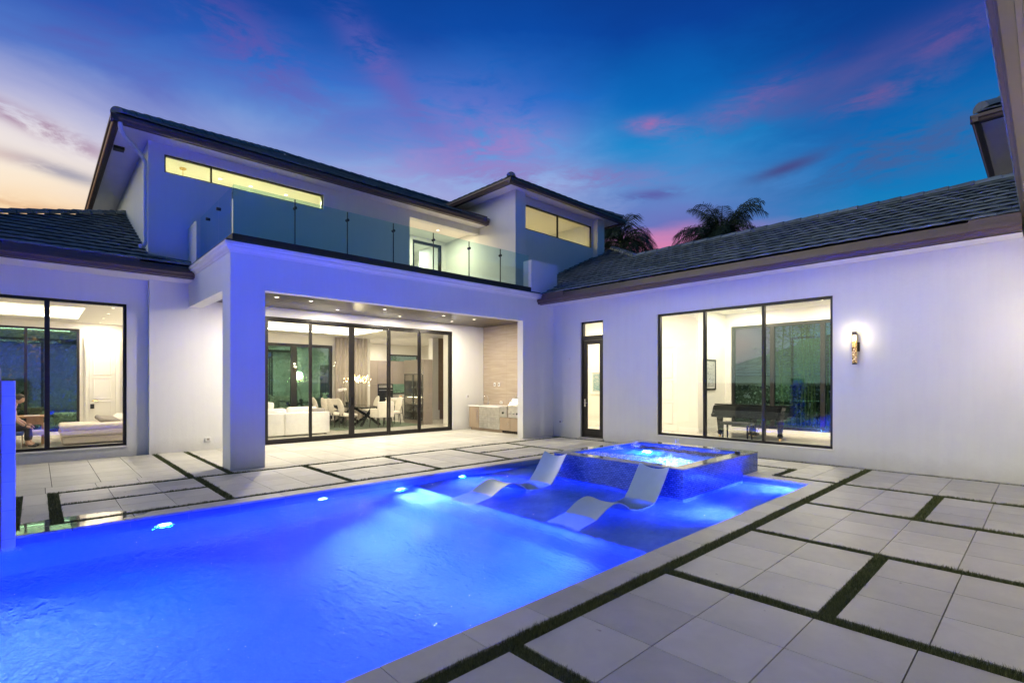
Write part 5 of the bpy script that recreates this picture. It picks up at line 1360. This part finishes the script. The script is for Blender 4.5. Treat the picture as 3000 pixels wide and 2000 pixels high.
for a, b in ((CY0 + .045, mid_ - .003), (mid_ + .003, CY1 - .045)):
    d_ = MB().wall('x', CX0 - .022, CX0 - .001, a, b, .17, 1.975, [(a + .04, b - .04, .21, 1.935)]).build('glass_door', 'bronze', dcb)
    p = MB(); p.face([(CX0 - .012, a + .04, .21), (CX0 - .012, b - .04, .21), (CX0 - .012, b - .04, 1.935), (CX0 - .012, a + .04, 1.935)]); p.build('pane', 'cabinet_glass', d_, recalc=False)
r_ = random.Random(11); gz = ['a row of white bowls', 'small white ornaments']
n_ = 0
for k, lab in ((0, 'bottom'), (1, 'second'), (2, 'third'), (3, 'fourth'), (4, 'fifth')):
    for q in range(2):
        y_ = CY0 + .38 + q * .62; zb = .177 + k * .305 if k else .162; rr = .06 + .03 * r_.random()
        o = MB().lathe(10.98, y_, [(rr * .5, zb), (rr, zb + .07), (rr * .9, zb + .075), (rr * .4, zb + .02)], 14).build('bowl', 'quartz', None, True)
        tag(o, 'white bowl on the %s shelf of the display cabinet, %s glass door' % (lab, 'near' if q == 0 else 'far'), 'bowl', 'bowls in the display cabinet')

# ------------------------------------------------------------------ study furniture
cs = thing('chaise', (1.2, 17.8, .02), 'cream chaise seen end-on behind the study window', 'chaise')
MB().rbox(.46, 1.95, 17.3, 18.5, .05, .25, .05).build('base', 'cream_fabric', cs, True); MB().rbox(.42, 1.97, 17.25, 18.55, .25, .40, .06, 4).build('seat', 'cream_fabric', cs, True); MB().rbox(.42, 1.97, 17.25, 18.55, .40, .55, .07, 4).build('top_cushion', 'cream_fabric', cs, True)
cushion((1.45, 18.1, .60), 20, -75, 'grey_fabric', 'flat grey beige pillow lying on the cream chaise', None, .25); cushion((1.75, 18.3, .62), -30, -72, 'white_fabric', 'white pillow lying at the back of the chaise', None, .22)
curtain(14.75, 15.35, 1.78, .03, 3.5, 'taupe curtain at the right edge of the study window', 4, 'y')
dk = thing('desk', (-.3, 18.2, .02), 'light oak desk in the study', 'desk')
MB().box(-.75, .16, 17.9, 18.7, .73, .77).build('desktop', 'oak', dk, bevel=.004); MB().box(-.20, .12, 17.95, 18.65, .55, .729).build('drawer', 'oak', dk, bevel=.004)
MB().box(-.22, -.17, 17.95, 18.65, .02, .549).build('leg', 'oak', dk); MB().box(.08, .13, 17.95, 18.65, .02, .549).build('leg', 'oak', dk); MB().box(-.74, -.69, 17.95, 18.65, .02, .729).build('leg', 'oak', dk)
pp = MB(); pp.box(-.25, .05, 18.0, 18.25, .771, .785); tag(pp.build('papers', 'fixture_white'), 'loose white papers lying on the oak desk', 'papers')
sc_ = thing('accent_chair', (.08, 17.55, .02), 'small pale upholstered chair in front of the desk', 'chair')
MB().rbox(-.16, .20, 17.62, 17.95, .30, .42, .05).build('seat', 'cream_fabric', sc_, True); MB().rbox(.12, .22, 17.60, 17.95, .40, .62, .045).build('backrest', 'cream_fabric', sc_, True)
for x_ in (-.12, .17):
    for y_ in (17.65, 17.92): MB().box(x_ - .02, x_ + .02, y_ - .02, y_ + .02, .022, .31).build('leg', 'oak', sc_)
# chair the person sits on
pc = thing('desk_chair', (-.52, 17.45, .02), 'blue seated chair under the person in the study', 'chair')
pmat('blue_fabric', (.05, .09, .3), .8)
MB().rbox(-.80, -.24, 17.2, 17.70, .34, .44, .04).build('seat', 'blue_fabric', pc, True); MB().rbox(-.88, -.79, 17.2, 17.70, .40, .85, .04).build('backrest', 'blue_fabric', pc, True)
for x_ in (-.80, -.28):
    for y_ in (17.25, 17.66): MB().tube([(x_, y_, .35), (x_, y_, .022)], .016, 8).build('leg', 'chrome', pc, True)
def skin(name, verts, edges, radii, mat, parent, lev=2, root=0):
    me = bpy.data.meshes.new(name); me.from_pydata(verts, edges, []); me.materials.append(M[mat])
    o = bpy.data.objects.new(name, me); COL.objects.link(o); o.parent = parent
    md = o.modifiers.new('skin', 'SKIN'); md.use_smooth_shade = True
    for k, r_ in enumerate(radii):
        sv_ = me.skin_vertices[0].data[k]; sv_.radius = (r_, r_) if not isinstance(r_, tuple) else r_; sv_.use_root = (k == root)
    ss = o.modifiers.new('sub', 'SUBSURF'); ss.levels = lev; ss.render_levels = lev
    return o
ps = thing('person', (-.6, 17.45, .02), 'seated person in a tan top and dark trousers leaning forward beside the desk', 'person')
# local coordinates; the person faces +x
bv = [(0, 0, .50), (.03, 0, .66), (.09, 0, .84), (.15, 0, .97), (.19, 0, 1.05), (.235, 0, 1.13),            # pelvis spine chest neck base neck head-base
      (.14, .17, .95), (.22, .22, .72), (.40, .16, .58), (.14, -.17, .95), (.20, -.23, .72), (.38, -.19, .55),   # arms
      (.10, .09, .48), (.44, .11, .50), (.46, .11, .12), (.56, .11, .05), (.10, -.09, .48), (.44, -.11, .50), (.42, -.11, .12), (.53, -.11, .05)]
be = [(0, 1), (1, 2), (2, 3), (3, 4), (4, 5), (3, 6), (6, 7), (7, 8), (3, 9), (9, 10), (10, 11), (0, 12), (12, 13), (13, 14), (14, 15), (0, 16), (16, 17), (17, 18), (18, 19)]
br_ = [(.15, .12), (.14, .11), (.16, .12), (.13, .10), (.055, .055), (.05, .05), .065, .046, .034, .065, .046, .034, .095, .068, .045, .04, .095, .068, .045, .04]
skin('body', bv, be, br_, 'skin', ps)
# head with face
hm = MB(); N = 18; hc = Vector((.275, 0, 1.21)); rows = []
for k in range(13):
    th_ = PI * k / 12; i = len(hm.v); rows.append(i)
    for q in range(N):
        a = 2 * PI * q / N; sx_, sy_, sz_ = .098, .076, .118
        px, py, pz = sx_ * math.sin(th_) * math.cos(a), sy_ * math.sin(th_) * math.sin(a), sz_ * math.cos(th_)
        if pz < -.03: px *= 1 + .25 * (pz + .03) / .09 if math.cos(a) < 0 else 1; py *= 1 + .9 * (pz + .03) / .12 * .6
        if math.cos(a) > .9 and -.05 < pz < .02: px += .020 * (1 - abs(pz + .02) / .04)
        if .3 < abs(math.sin(a)) < .6 and math.cos(a) > 0 and 0 < pz < .04: px -= .010
        v_ = Vector((px, py, pz)); v_.rotate(Matrix.Rotation(R(24), 3, 'Y')); hm.v.append(tuple(v_ + hc))
for k in range(12):
    for q in range(N): hm.f.append((rows[k] + q, rows[k] + (q + 1) % N, rows[k + 1] + (q + 1) % N, rows[k + 1] + q))
hm.build('head', 'skin', ps, True, local=True, merge=True)
hr = MB(); rows = []
for k in range(8):
    th_ = PI * .58 * k / 7; i = len(hr.v); rows.append(i)
    for q in range(N):
        a = 2 * PI * q / N; lim = 1 if math.cos(a) < .25 else .62
        tt = th_ * lim; v_ = Vector((.108 * math.sin(tt) * math.cos(a) - .006, .086 * math.sin(tt) * math.sin(a), .127 * math.cos(tt) + .004)); v_.rotate(Matrix.Rotation(R(24), 3, 'Y')); hr.v.append(tuple(v_ + hc))
for k in range(7):
    for q in range(N): hr.f.append((rows[k] + q, rows[k] + (q + 1) % N, rows[k + 1] + (q + 1) % N, rows[k + 1] + q))
hr.build('hair', 'hair', ps, True, local=True, merge=True)
skin('shirt', [(0, 0, .52), (.03, 0, .66), (.09, 0, .84), (.145, 0, .965), (.14, .175, .95), (.19, .21, .80), (.14, -.175, .95), (.18, -.22, .80)], [(0, 1), (1, 2), (2, 3), (3, 4), (4, 5), (3, 6), (6, 7)], [(.165, .135), (.158, .128), (.175, .135), (.145, .115), .08, .065, .08, .065], 'shirt', ps)
skin('trousers', [(0, 0, .50), (.10, .09, .485), (.44, .11, .505), (.46, .11, .16), (.10, -.09, .485), (.44, -.11, .505), (.42, -.11, .16)], [(0, 1), (1, 2), (2, 3), (0, 4), (4, 5), (5, 6)], [(.165, .14), .108, .08, .062, .108, .08, .062], 'trousers', ps)
def hand(base, d_, up, side, parent):
    base, d_, up = Vector(base), Vector(d_).normalized(), Vector(up).normalized(); sd_ = d_.cross(up).normalized() * side
    V = [base, base + d_ * .05, base + d_ * .085]; E = [(0, 1), (1, 2)]; Rr = [(.022, .026), (.018, .036), (.012, .034)]
    skin('palm', [tuple(v) for v in V], E, Rr, 'skin', parent, 1)
    for k, (off, L) in enumerate(((-.030, .066), (-.010, .076), (.010, .072), (.029, .058))):
        p0 = base + d_ * .08 + sd_ * off; p1 = p0 + d_ * L * .45 - up * .006; p2 = p1 + d_ * L * .3 - up * .018; p3 = p2 + d_ * L * .18 - up * .022
        skin('finger', [tuple(p) for p in (p0, p1, p2, p3)], [(0, 1), (1, 2), (2, 3)], [.0095, .009, .008, .007], 'skin', parent, 1)
    p0 = base + d_ * .03 - sd_ * .03; p1 = p0 + d_ * .03 - sd_ * .025 - up * .01; p2 = p1 + d_ * .03 - sd_ * .004 - up * .012
    skin('thumb', [tuple(p) for p in (p0, p1, p2)], [(0, 1), (1, 2)], [.012, .0105, .0085], 'skin', parent, 1)
hand((.42, .155, .57), (1, -.1, -.35), (.3, 0, 1), 1, ps); hand((.40, -.19, .54), (1, .1, -.35), (.3, 0, 1), -1, ps)
for sy in (.11, -.11): skin('shoe', [(.42 + (.04 if sy > 0 else 0), sy, .07), (.50 + (.04 if sy > 0 else 0), sy, .05), (.60 + (.04 if sy > 0 else 0), sy, .035)], [(0, 1), (1, 2)], [.048, .045, .032], 'black_plastic', ps, 1)

# ------------------------------------------------------------------ music room furniture
def piano():
    t_ = thing('grand_piano', (14.7, 5.7, .10), 'black lacquered grand piano in the room behind the large window', 'piano')
    yl, yr, xf = 6.60, 4.68, 14.0     # bass side, treble side, key front
    out_ = [(xf + .25, yl)] + [(15.0, yl), (15.6, yl - .02), (15.75, yl - .15), (15.78, yl - .4), (15.66, yl - .7), (15.40, 5.5), (15.2, 5.2), (15.0, 4.85), (14.8, yr), (xf + .25, yr)]
    MB().prism(out_, 'z', .72, .99).build('case', 'black_lacquer', t_, bevel=.012)
    lid = [(x_ - (.0 if x_ > 14.3 else .0), y_) for x_, y_ in out_]; cxm, cym = 14.8, 5.75
    MB().prism([(cxm + (x_ - cxm) * 1.02, cym + (y_ - cym) * 1.02) for x_, y_ in lid], 'z', .995, 1.03).build('lid', 'black_lacquer', t_, bevel=.006)
    for y0, y1 in ((yr, yr + .09), (yl - .09, yl)):
        MB().prism([(xf + .249, .66), (xf + .02, .66), (xf - .02, .70), (xf - .02, .74), (xf + .03, .77), (xf + .06, .82), (xf + .08, .9), (xf + .14, .985), (xf + .249, .99)], 'y', y0, y1).build('cheek', 'black_lacquer', t_, bevel=.006)
    MB().box(xf + .0, xf + .248, yr + .091, yl - .091, .66, .72).build('keybed', 'black_lacquer', t_)
    MB().box(xf + .09, xf + .245, yr + .092, yl - .092, .722, .975).build('fallboard', 'black_lacquer', t_, bevel=.004)
    for (x_, y_) in ((xf + .2, yl - .16), (xf + .2, yr + .16), (15.5, 6.0)):
        MB().lathe(x_, y_, [(.05, .17), (.075, .22), (.06, .28), (.085, .55), (.10, .70), (.10, .73)], 8).build('leg', 'black_lacquer', t_)
        MB().lathe(x_, y_, [(.03, .102), (.03, .15), (.02, .18)], 10).build('caster', 'brass', t_, True)
    ly = MB(); ly.box(xf + .30, xf + .36, 5.50, 5.54, .25, .719); ly.box(xf + .30, xf + .36, 5.62, 5.66, .25, .719); ly.box(xf + .24, xf + .42, 5.44, 5.72, .19, .26); ly.build('pedal_lyre', 'black_lacquer', t_)
    q = MB()
    for k in range(3): q.box(xf + .12, xf + .24, 5.51 + k * .06, 5.535 + k * .06, .205, .218)
    q.tube([(xf + .33, 5.48, .26), (xf + .6, 5.40, .72)], .008, 6); q.tube([(xf + .33, 5.68, .26), (xf + .6, 5.76, .72)], .008, 6); q.build('pedals', 'brass', t_)
piano()
pbn = thing('piano_bench', (13.7, 5.75, .10), 'black upholstered bench standing before the grand piano', 'bench')
MB().rbox(13.5, 13.86, 5.35, 6.12, .50, .58, .03).build('seat', 'black_plastic', pbn, True)
for x_ in (13.54, 13.82):
    for y_ in (5.41, 6.06): MB().tube([(x_, y_, .52), (x_, y_, .102)], [.028, .02], 8).build('leg', 'black_lacquer', pbn, True)
def picture(axis, t, a0, a1, z0, z1, sgn, art, fmat, label, fr=.04):
    t_ = thing('framed_picture', ((a0 + a1) / 2, t, z0) if axis == 'y' else (t, (a0 + a1) / 2, z0), label, 'picture', 'framed pictures in the music room')
    P = (lambda a, b, c, e, z_, y_: (a, b, min(c, e), max(c, e), z_, y_)) if axis == 'y' else (lambda a, b, c, e, z_, y_: (min(c, e), max(c, e), a, b, z_, y_))
    f = MB()
    for q in ((a0, a0 + fr, z0, z1), (a1 - fr, a1, z0, z1), (a0 + fr, a1 - fr, z0, z0 + fr), (a0 + fr, a1 - fr, z1 - fr, z1)): f.box(*P(q[0], q[1], t, t + sgn * .035, q[2], q[3]))
    f.build('frame', fmat, t_)
    MB().box(*P(a0 + fr, a1 - fr, t + sgn * .002, t + sgn * .012, z0 + fr, z1 - fr)).build('mount', 'picture_mat', t_)
    i_ = .05
    MB().box(*P(a0 + fr + i_, a1 - fr - i_, t + sgn * .0125, t + sgn * .016, z0 + fr + i_, z1 - fr - i_)).build('artwork', art, t_)
picture('y', 7.299, 14.92, 15.75, 1.40, 2.36, -1, 'art_scribble', 'dark_wood', 'dark framed picture of white scribbles on the music room wall', .05)
picture('x', 14.598, 10.75, 11.35, 1.22, 2.05, -1, 'art_teal', 'white_paint', 'small picture with a teal centre inside the slim glazed door', .06)
picture('x', 11.862, 1.5, 2.3, 1.1, 2.4, 1, 'art_plum', 'oak', 'plum coloured picture reflected in the far glass', .03)

# ------------------------------------------------------------------ planting
def frond(mb, base, az_, tilt, L, droop, r_, leaf=.45, n=64, wd=.011):
    p = Vector(base); dirv = Vector((math.cos(az_) * math.cos(tilt), math.sin(az_) * math.cos(tilt), math.sin(tilt))); pts = [p.copy()]
    for k in range(14):
        dirv = (dirv + Vector((0, 0, -droop / 14 * (1 + k / 7)))).normalized(); p = p + dirv * L / 14; pts.append(p.copy())
    mb.tube(pts, [.035 * (1 - k / 15) + .006 for k in range(15)], 5, False)
    for k in range(n):
        u = .12 + .88 * k / n; f_ = u * 14; i = min(13, int(f_)); q = pts[i].lerp(pts[i + 1], f_ - i); t_ = (pts[i + 1] - pts[i]).normalized()
        sd_ = t_.cross(Vector((0, 0, 1)))
        if sd_.length < .01: continue
        sd_.normalize(); l_ = leaf * (math.sin(PI * min(1, .18 + u * .8)) ** .6) * r_.uniform(.8, 1.1)
        for s_ in (-1, 1):
            d1_ = (sd_ * s_ * .75 + t_ * .6 + Vector((0, 0, -.12 + r_.gauss(0, .12)))).normalized(); m1 = q + d1_ * l_ * .45; d2 = (d1_ + Vector((0, 0, -1.1))).normalized(); e_ = m1 + d2 * l_ * .5
            w_ = t_ * wd
            mb.face([q - w_ * .5, q + w_ * .5, m1 + w_, m1 - w_]); mb.face([m1 - w_, m1 + w_, e_])
def palm(base, top, nf, L, label, seed, leaf=.5, droop=1.0):
    t_ = thing('palm_tree', base, label, 'palm', 'palms behind the roofs'); r_ = random.Random(seed); b = Vector(base); tp = Vector(top)
    pts = [b.lerp(tp, k / 8) + Vector((.12 * math.sin(k * .7), .1 * math.cos(k * .5), 0)) for k in range(9)]
    MB().tube(pts, [.22 - .012 * k for k in range(9)], 10).build('trunk', 'bark', t_, True)
    f_ = MB()
    for k in range(nf):
        frond(f_, pts[-1] + Vector((0, 0, r_.uniform(-.1, .2))), 2 * PI * (k * .382 + r_.uniform(-.05, .05)), R(r_.uniform(0, 85)), L * r_.uniform(.8, 1.1), droop * r_.uniform(.7, 1.3), r_, leaf)
    f_.build('crown', 'palm_leaf', t_, recalc=False)
palm((24, 10.9, -.05), (24.0, 10.85, 8.2), 60, 2.7, 'large palm with spreading fronds above the right roof', 4, 1.05, 1.1)
palm((20.2, 14.0, -.05), (20.2, 13.9, 8.05), 30, 2.1, 'smaller palm half hidden behind the tower corner', 8, 1.05, 1.8)
def leafy(mb, c_, rad, n, r_, sz=.16):
    for k in range(n):
        v_ = Vector((r_.gauss(0, 1), r_.gauss(0, 1), r_.gauss(0, 1))).normalized() * (r_.random() ** .45)
        p = Vector(c_) + Vector((v_.x * rad[0], v_.y * rad[1], v_.z * rad[2])); n0 = Vector((r_.gauss(0, 1), r_.gauss(0, 1), r_.gauss(0, 1))).normalized(); u = n0.orthogonal().normalized(); w_ = n0.cross(u); s_ = sz * r_.uniform(.6, 1.3)
        mb.face([p - u * s_ * .4, p + w_ * s_ * .5, p + u * s_, p - w_ * s_ * .5])
def tree(base, h, label, seed, wid=1.6):
    t_ = thing('garden_tree', base, label, 'tree', 'trees beyond the garden windows'); r_ = random.Random(seed); b = Vector(base)
    tr = MB(); tr.tube([b, b + Vector((.1, 0, h * .3)), b + Vector((0, .15, h * .6)), b + Vector((.1, 0, h * .85))], [.16, .12, .08, .03], 8)
    cr = MB()
    for k in range(12):
        a = r_.uniform(0, 2 * PI); zz = h * r_.uniform(.4, .95); rr = wid * (1.15 - zz / h) * r_.uniform(.4, 1.3); c_ = b + Vector((rr * math.cos(a), rr * math.sin(a), zz))
        tr.tube([b + Vector((0, 0, zz * .75)), c_], [.05, .015], 5); s_ = r_.uniform(.45, .9) * wid / 1.6
        leafy(cr, c_, (s_, s_, s_ * .75), 230, r_)
    tr.build('trunk', 'bark', t_, True); cr.build('crown', 'leaf', t_, recalc=False)
tx = [(4.5, 29, 4.0, 'tree outside the living room, leftmost through the sliding door'), (6.9, 31, 3.7, 'tree outside the living room, behind the first wide mullion'), (10.4, 30, 4.9, 'tree outside the living room, beside the beige curtain'), (12.2, 33, 6.0, 'tree hidden behind the beige curtain'), (15.8, 31, 5.2, 'tree outside the kitchen window'), (1.2, 27, 4.2, 'tree outside the study, beside the white door'), (-1.8, 28, 4.6, 'tree outside the study, behind the blue pier')]
for k, (x_, y_, h_, s_) in enumerate(tx): tree((x_, y_, -.06), h_, s_, 40 + k, 2.2)
ht = thing('hedge', (-2, 24, -.06), 'tall dense hedge just outside the study window', 'hedge'); hb = MB(); r_ = random.Random(70)
for k in range(14000):
    p = Vector((r_.uniform(-7, 1.9), r_.uniform(23.6, 24.3), r_.uniform(0, 3.3 + .4 * math.sin(k)))); n0 = Vector((r_.gauss(0, 1), r_.gauss(0, 1), r_.gauss(0, 1))).normalized(); u = n0.orthogonal().normalized(); w_ = n0.cross(u); s_ = .08
    hb.face([p - u * s_, p + w_ * s_ * .6, p + u * s_, p - w_ * s_ * .6])
hb.build('foliage', 'leaf', ht, recalc=False)
hg = thing('hedge', (4, 26.4, -.06), 'dark clipped hedge behind the living room windows', 'hedge'); hb = MB(); r_ = random.Random(71)
for k in range(12000):
    p = Vector((r_.uniform(-7, 18), r_.uniform(25.9, 26.8), r_.uniform(0, 1.15))); n0 = Vector((r_.gauss(0, 1), r_.gauss(0, 1), r_.gauss(0, 1))).normalized(); u = n0.orthogonal().normalized(); w_ = n0.cross(u); s_ = .09
    hb.face([p - u * s_, p + w_ * s_ * .6, p + u * s_, p - w_ * s_ * .6])
hb.build('foliage', 'leaf', hg, recalc=False)
# bamboo and the neighbouring roof behind the music room
bb = thing('bamboo_clump', (19.2, 5.7, -.06), 'clump of tall bamboo behind the music room glass', 'bamboo'); stm = MB(); lv = MB(); r_ = random.Random(13)
for k in range(16):
    bx, by = 19.2 + r_.gauss(0, .3), 5.6 + r_.gauss(0, .6); h_ = r_.uniform(3.6, 5.2); lx, ly = r_.gauss(0, .25), r_.gauss(0, .25)
    pts = [(bx + lx * (q / 6) ** 2, by + ly * (q / 6) ** 2, -.06 + h_ * q / 6) for q in range(7)]
    stm.tube(pts, .018, 6)
    for q in range(120):
        u = r_.uniform(.45, 1); p = Vector((bx + lx * u * u, by + ly * u * u, h_ * u)) + Vector((r_.gauss(0, .22), r_.gauss(0, .22), r_.gauss(0, .12))); dv = Vector((r_.gauss(0, 1), r_.gauss(0, 1), -.5)).normalized() * r_.uniform(.12, .2); w_ = dv.orthogonal().normalized() * .022
        lv.face([p, p + dv * .4 + w_, p + dv, p + dv * .4 - w_])
stm.build('stems', 'bamboo_stem', bb, True); lv.build('leaves', 'bamboo_leaf', bb, recalc=False)
hg2 = thing('hedge', (21.5, 4, -.06), 'low hedge behind the bamboo', 'hedge'); hb = MB(); r_ = random.Random(72)
for k in range(11000):
    p = Vector((r_.uniform(21.2, 22), r_.uniform(-6, 12), r_.uniform(0, 1.5))); n0 = Vector((r_.gauss(0, 1), r_.gauss(0, 1), r_.gauss(0, 1))).normalized(); u = n0.orthogonal().normalized(); w_ = n0.cross(u); s_ = .09
    hb.face([p - u * s_, p + w_ * s_ * .6, p + u * s_, p - w_ * s_ * .6])
hb.build('foliage', 'leaf', hg2, recalc=False)
nb = thing('neighbour_house', (33, 6, -.06), 'neighbouring low house with a hipped tiled roof behind the bamboo', 'house')
MB().box(28.6, 38, -1.4, 13.4, -.06, 1.98).build('wall', 'stucco', nb)
rt = MB(); courses(rt, (28, 6, 1.95), (0, 1, 0), (1, 0, 0), lambda d: -8 + d, lambda d: 8 - d, 6.2, .4); courses(rt, (33, 14, 1.95), (-1, 0, 0), (0, -1, 0), lambda d: -5 + d, lambda d: 5 - d, 5.4, .4); courses(rt, (33, -2, 1.95), (1, 0, 0), (0, 1, 0), lambda d: -5 + d, lambda d: 5 - d, 5.4, .4)
rt.build('roof', 'roof_tile', nb, recalc=False)

# ------------------------------------------------------------------ render settings
sc.view_settings.view_transform = 'Standard'; sc.view_settings.look = 'None'; sc.view_settings.exposure = 0; sc.view_settings.gamma = 1
c = sc.cycles
c.use_denoising = True
try: c.denoiser = 'OPENIMAGEDENOISE'
except Exception: pass
c.max_bounces = 14; c.diffuse_bounces = 5; c.glossy_bounces = 6; c.transmission_bounces = 10; c.transparent_max_bounces = 24
c.caustics_refractive = True; c.caustics_reflective = False; c.blur_glossy = .5
c.sample_clamp_indirect = 40; c.sample_clamp_direct = 0
c.use_light_tree = True
